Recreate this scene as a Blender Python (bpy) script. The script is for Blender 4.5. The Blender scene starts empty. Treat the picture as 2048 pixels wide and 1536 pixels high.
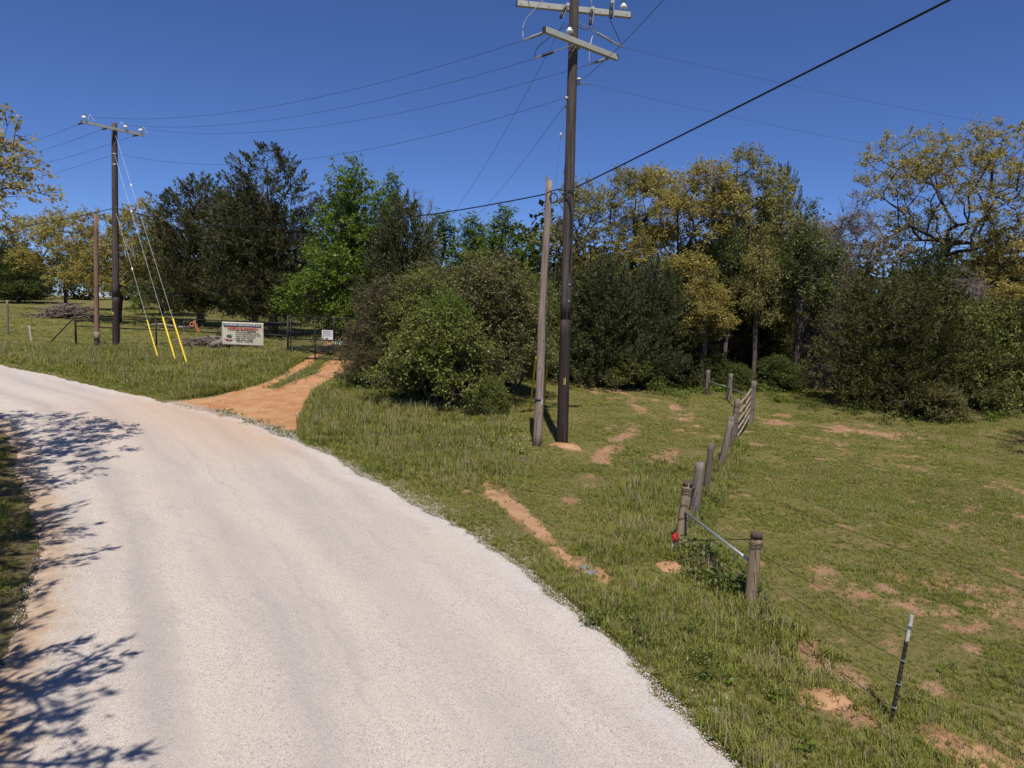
import bpy, math, random
import numpy as np
from mathutils import Vector, Matrix

# ---------------------------------------------------------------- camera, sky, sun, exposure
SC = bpy.context.scene
COL = SC.collection
R = math.radians
CAM_H = 4.3
cam_d = bpy.data.cameras.new('camera'); cam = bpy.data.objects.new('camera', cam_d); COL.objects.link(cam)
cam_d.sensor_width = 36.0; cam_d.lens = 1420.0 / 2048.0 * 36.0
cam_d.clip_start = 0.1; cam_d.clip_end = 3000.0
cam.matrix_world = (Matrix.Translation((0, 0, CAM_H)) @ Matrix.Rotation(R(90 - 6.0), 4, 'X') @ Matrix.Rotation(R(1.8), 4, 'Z'))
SC.camera = cam

SUN_EL, SUN_AZ = 61.0, 178.0          # azimuth measured clockwise from +Y: the sun stands behind the camera
world = bpy.data.worlds.new('World'); SC.world = world; world.use_nodes = True
wn = world.node_tree.nodes; wl = world.node_tree.links
bg = wn['Background']
sky = wn.new('ShaderNodeTexSky'); sky.sky_type = 'NISHITA'; sky.sun_disc = False
sky.sun_elevation = R(SUN_EL); sky.sun_rotation = R(SUN_AZ)
sky.altitude = 0.0; sky.air_density = 0.7; sky.dust_density = 0.0; sky.ozone_density = 10.0
blue = wn.new('ShaderNodeMix'); blue.data_type = 'RGBA'; blue.blend_type = 'MULTIPLY'; blue.inputs[0].default_value = 1.0
wl.new(sky.outputs[0], blue.inputs[6]); blue.inputs[7].default_value = (0.78, 0.81, 1.0, 1.0)      # the clean spring air of the photograph
wl.new(blue.outputs[2], bg.inputs[0]); bg.inputs[1].default_value = 0.108

sun_d = bpy.data.lights.new('sun', 'SUN'); sun = bpy.data.objects.new('sun', sun_d); COL.objects.link(sun)
sun_d.energy = 4.8; sun_d.angle = R(0.53); sun_d.color = (1.0, 0.945, 0.86)
sdir = Vector((math.sin(R(SUN_AZ)) * math.cos(R(SUN_EL)), math.cos(R(SUN_AZ)) * math.cos(R(SUN_EL)), math.sin(R(SUN_EL))))
sun.rotation_euler = sdir.to_track_quat('Z', 'Y').to_euler()
SC.view_settings.view_transform = 'Standard'; SC.view_settings.look = 'None'
SC.view_settings.exposure = 0.0; SC.view_settings.gamma = 1.0
SC.view_settings.use_curve_mapping = False
SC.cycles.max_bounces = 6; SC.cycles.transparent_max_bounces = 4
SC.cycles.diffuse_bounces = 3; SC.cycles.glossy_bounces = 2; SC.cycles.transmission_bounces = 3
SC.cycles.caustics_reflective = False; SC.cycles.caustics_refractive = False

# ---------------------------------------------------------------- small maths
RNG = np.random.default_rng(7)
def sm(t):
    t = np.clip(t, 0, 1); return t * t * (3 - 2 * t)
def _hash(ix, iy, seed):
    n = (ix.astype(np.int64) * 374761393 + iy.astype(np.int64) * 668265263 + seed * 974711) & 0x7fffffff
    n = ((n ^ (n >> 13)) * 1274126177) & 0x7fffffff
    n = (n ^ (n >> 16)) & 0xffff
    return n / 65535.0
def vnoise(x, y, seed=0):
    ix = np.floor(x); iy = np.floor(y); fx = sm(x - ix); fy = sm(y - iy)
    a = _hash(ix, iy, seed); b = _hash(ix + 1, iy, seed); c = _hash(ix, iy + 1, seed); d = _hash(ix + 1, iy + 1, seed)
    return (a * (1 - fx) + b * fx) * (1 - fy) + (c * (1 - fx) + d * fx) * fy
def fbm(x, y, seed=0, octv=4):
    s = 0; a = 0.5; t = 0
    for k in range(octv):
        s = s + a * vnoise(x * 2 ** k + 17.3 * k, y * 2 ** k - 9.1 * k, seed + k); t += a; a *= 0.5
    return s / t
def tz(x, y):
    """gentle lie of the land: the ground climbs away from the road, more so to the left"""
    x = np.asarray(x, float); y = np.asarray(y, float)
    w = 0.35 + 0.65 * sm((6 - x) / 12.0)
    return 1.3 * sm((y - 16) / 24.0) * w + 0.032 * np.clip(y - 40, 0, 80) * w
def pdist(x, y, pts):
    """distance of points to a polyline"""
    best = np.full(np.shape(x), 1e9)
    for (ax, ay), (bx, by) in zip(pts[:-1], pts[1:]):
        dx, dy = bx - ax, by - ay; L = dx * dx + dy * dy
        t = np.clip(((x - ax) * dx + (y - ay) * dy) / L, 0, 1)
        best = np.minimum(best, np.hypot(x - ax - t * dx, y - ay - t * dy))
    return best
def inside(x, y, poly):
    r = np.zeros(np.shape(x), bool); n = len(poly)
    for i in range(n):
        ax, ay = poly[i]; bx, by = poly[(i + 1) % n]
        c = ((ay > y) != (by > y)) & (x < (bx - ax) * (y - ay) / ((by - ay) + 1e-12) + ax)
        r ^= c
    return r
def spline(pts, n):
    """Catmull-Rom through pts, n samples"""
    P = np.array(pts, float); P = np.vstack([2 * P[0] - P[1], P, 2 * P[-1] - P[-2]])
    out = []
    for u in np.linspace(0, len(pts) - 1 - 1e-6, n):
        i = int(u); t = u - i; a, b, c, d = P[i:i + 4]
        out.append(0.5 * ((2 * b) + (c - a) * t + (2 * a - 5 * b + 4 * c - d) * t * t + (-a + 3 * b - 3 * c + d) * t ** 3))
    return np.array(out)

# ---------------------------------------------------------------- object helpers
def mesh_np(name, V, F, smooth=False, tint=None):
    me = bpy.data.meshes.new(name)
    V = np.ascontiguousarray(V, np.float32); F = np.ascontiguousarray(F, np.int32)
    k = F.shape[1]
    me.vertices.add(len(V)); me.vertices.foreach_set('co', V.ravel())
    me.loops.add(F.size); me.loops.foreach_set('vertex_index', F.ravel())
    me.polygons.add(len(F)); me.polygons.foreach_set('loop_start', np.arange(0, F.size, k, dtype=np.int32))
    if smooth: me.polygons.foreach_set('use_smooth', np.ones(len(F), bool))
    if tint is not None:
        a = me.attributes.new('tint', 'FLOAT', 'FACE'); a.data.foreach_set('value', np.ascontiguousarray(tint, np.float32))
    me.update(calc_edges=True)
    return me
def link(name, me, mat=None, parent=None, loc=None):
    o = bpy.data.objects.new(name, me); COL.objects.link(o)
    if mat is not None and me is not None and len(me.materials) == 0: me.materials.append(mat)
    if parent is not None: o.parent = parent
    if loc is not None: o.location = loc
    return o
def tag(o, label=None, cat=None, group=None, kind=None):
    if label: o['label'] = label
    if cat: o['category'] = cat
    if group: o['group'] = group
    if kind: o['kind'] = kind
    return o
def thing(name, label, cat, loc=(0, 0, 0), rz=0.0, group=None):
    o = bpy.data.objects.new(name, None); COL.objects.link(o); o.empty_display_size = 0.3
    o.location = loc; o.rotation_euler = (0, 0, rz)
    return tag(o, label, cat, group)

class MB:
    """collects quads and triangles and links them as one mesh"""
    def __init__(s): s.v = []; s.f = []; s.n = 0
    def add(s, V, F):
        V = np.asarray(V, float)
        s.v.append(V); s.f += [tuple(int(i) + s.n for i in q) for q in F]; s.n += len(V); return s
    def box(s, c, size, M=None):
        x, y, z = [q / 2 for q in size]
        V = np.array([(-x, -y, -z), (x, -y, -z), (x, y, -z), (-x, y, -z), (-x, -y, z), (x, -y, z), (x, y, z), (-x, y, z)])
        if M is not None: V = V @ np.array(M.to_3x3()).T
        return s.add(V + np.array(c), [(0, 3, 2, 1), (4, 5, 6, 7), (0, 1, 5, 4), (1, 2, 6, 5), (2, 3, 7, 6), (3, 0, 4, 7)])
    def bar(s, a, b, w, h):
        a = np.array(a, float); b = np.array(b, float); d = Vector(b - a); L = d.length
        M = d.to_track_quat('X', 'Z').to_matrix()
        return s.box((a + b) / 2, (L, w, h), M)
    def tube(s, pts, rad, n=8, cap=True):
        P = np.array(pts, float)
        rad = np.broadcast_to(np.asarray(rad, float), (len(P),))
        V, F = tube_arrays(P, rad, n)
        m = len(P)
        F = [tuple(q) for q in F]
        if cap: F += [tuple(range(n - 1, -1, -1)), tuple(range((m - 1) * n, m * n))]
        return s.add(V, F)
    def lathe(s, base, axis, prof, n=12):
        """prof: (distance along axis, radius)"""
        base = np.array(base, float); ax = np.array(Vector(axis).normalized())
        return s.tube([base + ax * t for t, r in prof], [max(r, 1e-4) for t, r in prof], n)
    def build(s, name, mat, parent=None, smooth=False, loc=None):
        me = bpy.data.meshes.new(name); me.from_pydata(np.vstack(s.v).tolist(), [], s.f)
        if smooth: me.polygons.foreach_set('use_smooth', np.ones(len(me.polygons), bool))
        me.update()
        return link(name, me, mat, parent, loc)
def tube_arrays(P, rad, n):
    m = len(P)
    T = np.gradient(P, axis=0) if m > 2 else np.tile(P[-1] - P[0], (m, 1))
    T = T / (np.linalg.norm(T, axis=1, keepdims=True) + 1e-9)
    ref = np.array([0, 0, 1.0]) if abs(T[:, 2]).mean() < 0.9 else np.array([1.0, 0, 0])
    U = np.cross(T, ref); U /= np.linalg.norm(U, axis=1, keepdims=True) + 1e-9
    W = np.cross(T, U)
    a = np.arange(n) * 2 * math.pi / n
    V = P[:, None, :] + rad[:, None, None] * (np.cos(a)[None, :, None] * U[:, None, :] + np.sin(a)[None, :, None] * W[:, None, :])
    i = np.arange(m - 1)[:, None]; j = np.arange(n)[None, :]; j2 = (j + 1) % n
    F = np.stack(np.broadcast_arrays(i * n + j, i * n + j2, (i + 1) * n + j2, (i + 1) * n + j), -1).reshape(-1, 4)
    return V.reshape(-1, 3), F

# ---------------------------------------------------------------- materials
MATS = {}
def newmat(name):
    m = bpy.data.materials.new(name); m.use_nodes = True
    MATS[name] = m
    return m, m.node_tree.nodes, m.node_tree.links, m.node_tree.nodes['Principled BSDF']
def ramp(n, l, src, stops):
    r = n.new('ShaderNodeValToRGB'); e = r.color_ramp.elements
    e[0].position, e[0].color = stops[0][0], (*stops[0][1], 1); e[1].position, e[1].color = stops[-1][0], (*stops[-1][1], 1)
    for p, c in stops[1:-1]:
        q = e.new(p); q.color = (*c, 1)
    l.new(src, r.inputs[0]); return r.outputs[0]
def noise(n, l, scale, detail=3.0, rough=0.55, vec=None, dist=0.0):
    t = n.new('ShaderNodeTexNoise'); t.inputs['Scale'].default_value = scale; t.inputs['Detail'].default_value = detail
    t.inputs['Roughness'].default_value = rough; t.inputs['Distortion'].default_value = dist
    if vec is not None: l.new(vec, t.inputs['Vector'])
    return t.outputs[0]
def mix(n, l, f, a, b, mode='MIX'):
    m = n.new('ShaderNodeMix'); m.data_type = 'RGBA'; m.blend_type = mode
    for s, v in ((m.inputs[0], f), (m.inputs[6], a), (m.inputs[7], b)):
        if isinstance(v, (int, float)): s.default_value = v
        elif isinstance(v, tuple): s.default_value = (*v, 1)
        else: l.new(v, s)
    return m.outputs[2]
def mathn(n, l, op, a, b=0.0, c=None, clamp=False):
    m = n.new('ShaderNodeMath'); m.operation = op; m.use_clamp = clamp
    for s, v in zip(m.inputs, (a, b) if c is None else (a, b, c)):
        if isinstance(v, (int, float)): s.default_value = v
        else: l.new(v, s)
    return m.outputs[0]
def attr(n, name, out='Fac'):
    a = n.new('ShaderNodeAttribute'); a.attribute_name = name; return a.outputs[out]
def coords(n, l, kind='Object', scale=(1, 1, 1)):
    t = n.new('ShaderNodeTexCoord'); m = n.new('ShaderNodeMapping'); m.inputs['Scale'].default_value = scale
    l.new(t.outputs[kind], m.inputs[0]); return m.outputs[0]
def bump(n, l, b, h, strength=0.4, dist=0.02):
    u = n.new('ShaderNodeBump'); u.inputs['Strength'].default_value = strength; u.inputs['Distance'].default_value = dist
    l.new(h, u.inputs['Height']); l.new(u.outputs[0], b.inputs['Normal'])
def surf(name, c1, c2, scale=4.0, rough=0.8, stretch=(1, 1, 1), bmp=0.3, bd=0.01, metal=0.0, spec=0.3, detail=5.0, c3=None):
    """two or three tones of noise with a little relief"""
    m, n, l, b = newmat(name)
    v = coords(n, l, 'Object', stretch)
    f = noise(n, l, scale, detail, 0.6, v)
    st = [(0.3, c1), (0.7, c2)] if c3 is None else [(0.28, c1), (0.55, c2), (0.78, c3)]
    l.new(ramp(n, l, f, st), b.inputs['Base Color'])
    b.inputs['Roughness'].default_value = rough; b.inputs['Metallic'].default_value = metal
    b.inputs['Specular IOR Level'].default_value = spec
    bump(n, l, b, noise(n, l, scale * 4, 4, 0.6, v), bmp, bd)
    return m
def leafmat(name, stops, trans=0.3, rough=0.5, spec=0.25, patch=0.0):
    """foliage: colour varies leaf by leaf; some light passes through"""
    m, n, l, b = newmat(name)
    f = attr(n, 'tint')
    c = ramp(n, l, f, stops)
    if patch > 0:
        g = noise(n, l, 0.9, 2, 0.5, coords(n, l, 'Object'))
        c = mix(n, l, mathn(n, l, 'MULTIPLY', g, patch), c, stops[-1][1])
    l.new(c, b.inputs['Base Color']); b.inputs['Roughness'].default_value = rough
    b.inputs['Specular IOR Level'].default_value = spec
    t = n.new('ShaderNodeBsdfTranslucent'); l.new(c, t.inputs[0])
    mx = n.new('ShaderNodeMixShader'); mx.inputs[0].default_value = trans
    l.new(b.outputs[0], mx.inputs[1]); l.new(t.outputs[0], mx.inputs[2])
    l.new(mx.outputs[0], n['Material Output'].inputs[0])
    return m
M_OAK = leafmat('oak_leaf', [(0.0, (0.25, 0.215, 0.045)), (0.5, (0.41, 0.345, 0.08)), (0.85, (0.52, 0.43, 0.15)), (1.0, (0.42, 0.31, 0.16))], 0.45)
M_OAK2 = leafmat('olive_oak_leaf', [(0.0, (0.19, 0.185, 0.05)), (0.5, (0.31, 0.29, 0.085)), (0.85, (0.42, 0.37, 0.14)), (1.0, (0.36, 0.28, 0.16))], 0.45)
M_CEDAR = leafmat('cedar_spray', [(0.0, (0.06, 0.066, 0.016)), (0.55, (0.105, 0.106, 0.026)), (0.85, (0.145, 0.132, 0.04)), (1.0, (0.165, 0.125, 0.06))], 0.2, 0.65, 0.2)
M_CEDAR_BROWN = leafmat('brown_cedar_spray', [(0.0, (0.052, 0.058, 0.022)), (0.5, (0.092, 0.096, 0.036)), (0.85, (0.125, 0.118, 0.05)), (1.0, (0.155, 0.13, 0.075))], 0.2, 0.65, 0.2)
M_CEDAR_BLUE = leafmat('blue_cedar_spray', [(0.0, (0.052, 0.064, 0.022)), (0.6, (0.10, 0.112, 0.04)), (1.0, (0.16, 0.152, 0.062))], 0.2, 0.65, 0.2)
M_GREEN = leafmat('bright_leaf', [(0.0, (0.085, 0.135, 0.015)), (0.55, (0.16, 0.235, 0.027)), (1.0, (0.26, 0.335, 0.055))], 0.45, 0.42, 0.35)
M_GREEN2 = leafmat('mid_leaf', [(0.0, (0.06, 0.085, 0.018)), (0.6, (0.12, 0.15, 0.03)), (1.0, (0.19, 0.21, 0.05))], 0.35, 0.45, 0.3)
M_SHRUB = leafmat('shrub_leaf', [(0.0, (0.095, 0.115, 0.02)), (0.55, (0.185, 0.212, 0.042)), (0.9, (0.275, 0.29, 0.08)), (1.0, (0.35, 0.345, 0.14))], 0.34, 0.5, 0.25)
M_SHRUB_PALE = leafmat('pale_shrub_leaf', [(0.0, (0.10, 0.10, 0.028)), (0.5, (0.19, 0.18, 0.058)), (0.88, (0.25, 0.24, 0.09)), (1.0, (0.32, 0.30, 0.15))], 0.32, 0.5, 0.25)
M_SHRUB_BROWN = leafmat('brown_olive_leaf', [(0.0, (0.075, 0.072, 0.026)), (0.5, (0.135, 0.125, 0.045)), (0.88, (0.20, 0.175, 0.075)), (1.0, (0.24, 0.19, 0.11))], 0.3, 0.55, 0.2)
M_TWIG = surf('grey_twig', (0.14, 0.112, 0.10), (0.25, 0.205, 0.185), 3.0, 0.9, bmp=0.1)
M_BARK = surf('oak_bark', (0.03, 0.024, 0.019), (0.085, 0.07, 0.057), 5.0, 0.95, (1, 1, 0.25), 0.6, 0.02)
M_BARK_CEDAR = surf('cedar_bark', (0.035, 0.025, 0.019), (0.10, 0.075, 0.058), 7.0, 0.95, (1, 1, 0.15), 0.6, 0.02)
M_BARK_SHRUB = surf('shrub_bark', (0.07, 0.052, 0.042), (0.16, 0.125, 0.10), 7.0, 0.95, (1, 1, 0.3), 0.4, 0.01)
M_POLE_DARK = surf('creosote_wood', (0.012, 0.008, 0.0065), (0.062, 0.04, 0.031), 15.0, 0.7, (1, 1, 0.06), 0.35, 0.01, spec=0.35)
M_POLE_GREY = surf('weathered_pole_wood', (0.035, 0.026, 0.021), (0.12, 0.096, 0.082), 14.0, 0.85, (1, 1, 0.05), 0.35, 0.01)
M_STUB = surf('silvered_pole_wood', (0.10, 0.068, 0.05), (0.29, 0.22, 0.18), 16.0, 0.9, (1, 1, 0.05), 0.5, 0.012, c3=(0.37, 0.30, 0.255))
M_STUB_RED = surf('reddish_pole_wood', (0.17, 0.095, 0.062), (0.28, 0.17, 0.12), 9.0, 0.9, (1, 1, 0.05), 0.5, 0.012)
M_ARM = surf('crossarm_fibreglass', (0.36, 0.35, 0.30), (0.44, 0.43, 0.37), 3.0, 0.55, (1, 1, 1), 0.05)
M_ARM_END = surf('crossarm_end', (0.04, 0.04, 0.04), (0.07, 0.07, 0.065), 3.0, 0.6)
M_PORC = surf('porcelain', (0.72, 0.72, 0.70), (0.82, 0.82, 0.80), 3.0, 0.2, bmp=0.0, spec=0.6)
M_DARKPOLY = surf('dark_polymer', (0.03, 0.03, 0.033), (0.06, 0.06, 0.065), 5.0, 0.45)
M_GREYPOLY = surf('grey_polymer', (0.20, 0.20, 0.205), (0.30, 0.30, 0.30), 5.0, 0.45)
M_STEEL = surf('galvanised_steel', (0.34, 0.34, 0.33), (0.52, 0.52, 0.51), 12.0, 0.45, bmp=0.05, metal=0.6)
M_WIRE = surf('aged_aluminium_wire', (0.055, 0.05, 0.05), (0.09, 0.085, 0.085), 5.0, 0.6)
M_STRAND = surf('bright_steel_strand', (0.52, 0.52, 0.51), (0.66, 0.66, 0.65), 8.0, 0.5, metal=0.2)
M_CABLE = surf('black_cable_jacket', (0.012, 0.012, 0.014), (0.022, 0.022, 0.024), 5.0, 0.5)
M_YELLOW = surf('yellow_plastic', (0.72, 0.50, 0.012), (0.80, 0.58, 0.02), 2.0, 0.4, bmp=0.0)
M_YELLOW_OLD = surf('faded_yellow_plastic', (0.42, 0.28, 0.02), (0.52, 0.36, 0.03), 2.0, 0.5, bmp=0.0)
M_BLACKSTEEL = surf('black_painted_steel', (0.012, 0.012, 0.013), (0.03, 0.028, 0.027), 8.0, 0.5)
M_MESHWIRE = surf('fence_mesh_wire', (0.05, 0.05, 0.052), (0.10, 0.10, 0.10), 8.0, 0.6, metal=0.3)
M_POST = surf('grey_cedar_post', (0.10, 0.078, 0.06), (0.20, 0.165, 0.135), 10.0, 0.95, (1, 1, 0.07), 0.7, 0.015, c3=(0.27, 0.23, 0.19))
M_POST_TAN = surf('tan_treated_post', (0.19, 0.135, 0.08), (0.31, 0.23, 0.145), 10.0, 0.9, (1, 1, 0.06), 0.5, 0.012, c3=(0.36, 0.285, 0.19))
M_POST_TOP = surf('dark_post_end', (0.06, 0.04, 0.032), (0.12, 0.085, 0.065), 14.0, 0.95)
M_RUSTWIRE = surf('rusty_barbed_wire', (0.05, 0.033, 0.024), (0.10, 0.065, 0.045), 12.0, 0.8)
M_GATEWOOD = surf('bleached_gate_bar', (0.25, 0.19, 0.12), (0.37, 0.29, 0.195), 8.0, 0.8, (0.2, 1, 1), 0.3)
M_TPOST = surf('green_t_post_paint', (0.035, 0.032, 0.024), (0.085, 0.07, 0.05), 10.0, 0.6)
M_WHITE = surf('chipped_white_paint', (0.36, 0.32, 0.27), (0.62, 0.58, 0.52), 14.0, 0.6)
M_RED = surf('red_flagging', (0.62, 0.03, 0.04), (0.75, 0.05, 0.06), 4.0, 0.5)
M_LOG = surf('bleached_log', (0.14, 0.11, 0.09), (0.30, 0.25, 0.21), 6.0, 0.95, (1, 1, 0.3), 0.5)
M_STICK = surf('dead_stick', (0.11, 0.082, 0.065), (0.25, 0.20, 0.165), 6.0, 0.95)
M_BANNER = surf('cream_vinyl', (0.55, 0.49, 0.36), (0.60, 0.54, 0.41), 2.0, 0.5, bmp=0.25, bd=0.03)
M_INK = surf('dark_ink', (0.035, 0.03, 0.028), (0.05, 0.045, 0.04), 2.0, 0.5, bmp=0.0)
M_NAVY = surf('navy_ink', (0.02, 0.02, 0.06), (0.03, 0.03, 0.08), 2.0, 0.5, bmp=0.0)
M_REDINK = surf('red_ink', (0.40, 0.03, 0.02), (0.46, 0.045, 0.03), 2.0, 0.5, bmp=0.0)
M_WHITEINK = surf('white_ink', (0.70, 0.69, 0.66), (0.75, 0.74, 0.71), 2.0, 0.5, bmp=0.0)
M_GREENINK = surf('green_ink', (0.01, 0.09, 0.045), (0.015, 0.12, 0.06), 2.0, 0.5, bmp=0.0)
M_SIGN = surf('white_sign_face', (0.64, 0.62, 0.62), (0.72, 0.70, 0.70), 2.0, 0.4, bmp=0.0)
M_SIGNGREEN = surf('green_sign_face', (0.0, 0.10, 0.055), (0.0, 0.13, 0.07), 2.0, 0.35, bmp=0.0)
M_RUST = surf('rust_orange_metal', (0.50, 0.16, 0.07), (0.66, 0.24, 0.11), 10.0, 0.8)
M_CONC = surf('blue_grey_plastic', (0.17, 0.20, 0.24), (0.27, 0.30, 0.34), 12.0, 0.7)
M_TAG = surf('yellow_tag', (0.62, 0.47, 0.12), (0.72, 0.56, 0.18), 6.0, 0.5, bmp=0.0)
M_FLOWER = surf('white_petal', (0.72, 0.72, 0.66), (0.8, 0.8, 0.74), 2.0, 0.6, bmp=0.0)

def soil_colour(n, l, v, tone=(1, 1, 1)):
    f = noise(n, l, 1.6, 6, 0.62, v); g = noise(n, l, 55.0, 2, 0.7, v)
    c = ramp(n, l, f, [(0.3, (0.30 * tone[0], 0.165 * tone[1], 0.092 * tone[2])), (0.52, (0.42 * tone[0], 0.245 * tone[1], 0.14 * tone[2])), (0.74, (0.50 * tone[0], 0.335 * tone[1], 0.215 * tone[2]))])
    return mix(n, l, mathn(n, l, 'MULTIPLY', g, 0.45), c, (0.22, 0.12, 0.07))
def mat_ground():
    m, n, l, b = newmat('meadow_ground')
    v = coords(n, l, 'Object')
    soil = soil_colour(n, l, v)
    f1 = noise(n, l, 0.35, 5, 0.6, v); f2 = noise(n, l, 9.0, 8, 0.78, v); f3 = noise(n, l, 60.0, 2, 0.7, v)
    gcol = ramp(n, l, f2, [(0.28, (0.10, 0.11, 0.026)), (0.46, (0.185, 0.17, 0.048)), (0.66, (0.34, 0.26, 0.12))])
    gcol = mix(n, l, mathn(n, l, 'MULTIPLY', f1, 0.5), gcol, (0.20, 0.175, 0.055))
    gcol = mix(n, l, mathn(n, l, 'MULTIPLY', f3, 0.55), gcol, (0.07, 0.068, 0.022))
    thatch = mix(n, l, f3, (0.20, 0.15, 0.085), (0.11, 0.085, 0.045))
    s = attr(n, 'soil'); dry = attr(n, 'dry')
    k = mathn(n, l, 'ADD', s, mathn(n, l, 'MULTIPLY', mathn(n, l, 'SUBTRACT', noise(n, l, 22.0, 6, 0.75, v), 0.5), 1.5))
    k = mathn(n, l, 'MULTIPLY_ADD', mathn(n, l, 'SUBTRACT', k, 0.5), 2.6, 0.5, clamp=True)
    c = mix(n, l, dry, gcol, thatch)
    c = mix(n, l, k, c, soil)
    l.new(c, b.inputs['Base Color']); b.inputs['Roughness'].default_value = 0.95; b.inputs['Specular IOR Level'].default_value = 0.1
    bump(n, l, b, mathn(n, l, 'ADD', noise(n, l, 25.0, 4, 0.7, v), mathn(n, l, 'MULTIPLY', f2, 0.8)), 0.7, 0.05)
    return m
def mat_dirt(name, tone):
    m, n, l, b = newmat(name)
    v = coords(n, l, 'Object')
    c = soil_colour(n, l, v, tone)
    vo = n.new('ShaderNodeTexVoronoi'); vo.inputs['Scale'].default_value = 22.0; l.new(v, vo.inputs['Vector'])
    peb = mathn(n, l, 'LESS_THAN', vo.outputs['Distance'], 0.20)
    c = mix(n, l, mathn(n, l, 'MULTIPLY', peb, 0.5), c, (0.56, 0.42, 0.30))
    c = mix(n, l, ramp(n, l, noise(n, l, 0.7, 6, 0.7, v), [(0.42, (0, 0, 0)), (0.62, (0.5, 0.5, 0.5))]), c, (0.53, 0.33, 0.17))
    gr = noise(n, l, 1.1, 6, 0.7, v)
    k = mathn(n, l, 'MULTIPLY_ADD', mathn(n, l, 'ADD', attr(n, 'weed'), mathn(n, l, 'SUBTRACT', gr, 0.55)), 5.0, -1.6, clamp=True)
    c = mix(n, l, k, c, (0.085, 0.085, 0.026))
    l.new(c, b.inputs['Base Color']); b.inputs['Roughness'].default_value = 0.95; b.inputs['Specular IOR Level'].default_value = 0.1
    bump(n, l, b, noise(n, l, 14.0, 6, 0.7, v), 0.6, 0.05)
    return m
def mat_road():
    m, n, l, b = newmat('chip_seal')
    v = coords(n, l, 'Object'); uvn = n.new('ShaderNodeUVMap'); uvn.uv_map = 'UVMap'
    uv = uvn.outputs[0]
    # stones of the chip seal
    vo = n.new('ShaderNodeTexVoronoi'); vo.inputs['Scale'].default_value = 105.0; l.new(v, vo.inputs['Vector'])
    vs = n.new('ShaderNodeSeparateColor'); l.new(vo.outputs['Color'], vs.inputs[0])
    chip = ramp(n, l, vs.outputs[0], [(0.0, (0.34, 0.30, 0.265)), (0.2, (0.50, 0.43, 0.37)), (0.5, (0.575, 0.495, 0.425)), (1.0, (0.67, 0.59, 0.515))])
    chip = mix(n, l, mathn(n, l, 'LESS_THAN', vs.outputs[2], 0.06), chip, (0.19, 0.17, 0.17))
    # long wear streaks along the wheel paths
    mp = n.new('ShaderNodeMapping'); mp.inputs['Scale'].default_value = (1.1, 0.11, 1.0); l.new(uv, mp.inputs[0])
    st = noise(n, l, 1.6, 6, 0.6, mp.outputs[0], 0.4)
    bl = noise(n, l, 0.55, 5, 0.6, v)
    c = mix(n, l, ramp(n, l, st, [(0.44, (0, 0, 0)), (0.68, (0.42, 0.42, 0.42))]), chip, (0.36, 0.325, 0.31))
    c = mix(n, l, ramp(n, l, bl, [(0.46, (0, 0, 0)), (0.72, (0.5, 0.5, 0.5))]), c, (0.56, 0.475, 0.39))
    # oil-dark rut beside the left edge and the seam between the two passes
    sx = n.new('ShaderNodeSeparateXYZ'); l.new(uv, sx.inputs[0]); u = sx.outputs[0]
    wob = mathn(n, l, 'MULTIPLY', mathn(n, l, 'SUBTRACT', noise(n, l, 0.22, 2, 0.5, v), 0.5), 0.7)
    uw = mathn(n, l, 'ADD', u, wob)
    for pos, wd, amt in ((1.75, 0.42, 0.46), (3.3, 0.6, 0.30), (5.4, 0.7, 0.26), (6.5, 0.3, 0.16)):
        g = mathn(n, l, 'SUBTRACT', 1.0, mathn(n, l, 'DIVIDE', mathn(n, l, 'ABSOLUTE', mathn(n, l, 'SUBTRACT', uw, pos)), wd), clamp=True)
        c = mix(n, l, mathn(n, l, 'MULTIPLY', g, amt), c, (0.30, 0.275, 0.275))
    seam = mathn(n, l, 'SUBTRACT', 1.0, mathn(n, l, 'DIVIDE', mathn(n, l, 'ABSOLUTE', mathn(n, l, 'SUBTRACT', mathn(n, l, 'ADD', u, mathn(n, l, 'MULTIPLY', wob, 0.25)), 4.0)), 0.07), clamp=True)
    c = mix(n, l, mathn(n, l, 'MULTIPLY', seam, 0.13), c, (0.24, 0.22, 0.21))
    # sand on the left shoulder, clay dragged out of the drive, clean loose stone at the right edge
    sand = ramp(n, l, noise(n, l, 5.0, 5, 0.65, v), [(0.3, (0.36, 0.235, 0.145)), (0.7, (0.52, 0.375, 0.25))])
    ks = mathn(n, l, 'MULTIPLY_ADD', mathn(n, l, 'ADD', attr(n, 'sand'), mathn(n, l, 'MULTIPLY', mathn(n, l, 'SUBTRACT', noise(n, l, 3.0, 6, 0.7, v), 0.5), 1.0)), 2.2, -0.6, clamp=True)
    c = mix(n, l, mathn(n, l, 'MULTIPLY', ks, 0.85), c, sand)
    c = mix(n, l, mathn(n, l, 'MULTIPLY', attr(n, 'clay'), 0.42), c, (0.52, 0.33, 0.20))
    c = mix(n, l, mathn(n, l, 'MULTIPLY', attr(n, 'stone'), 0.55), c, mix(n, l, vs.outputs[1], (0.42, 0.39, 0.365), (0.78, 0.74, 0.70)))
    l.new(c, b.inputs['Base Color']); b.inputs['Roughness'].default_value = 0.9; b.inputs['Specular IOR Level'].default_value = 0.15
    h = mathn(n, l, 'ADD', mathn(n, l, 'MULTIPLY', vo.outputs['Distance'], -0.5), mathn(n, l, 'MULTIPLY', seam, 0.5))
    bump(n, l, b, h, 0.5, 0.015)
    return m
M_GROUND = mat_ground(); M_ROAD = mat_road()
M_DRIVE = mat_dirt('orange_clay', (1.22, 0.95, 0.64)); M_PATH = mat_dirt('tan_clay', (1.04, 1.0, 0.98))
M_MOUND = mat_dirt('mound_clay', (1.08, 0.98, 0.90))
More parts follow.
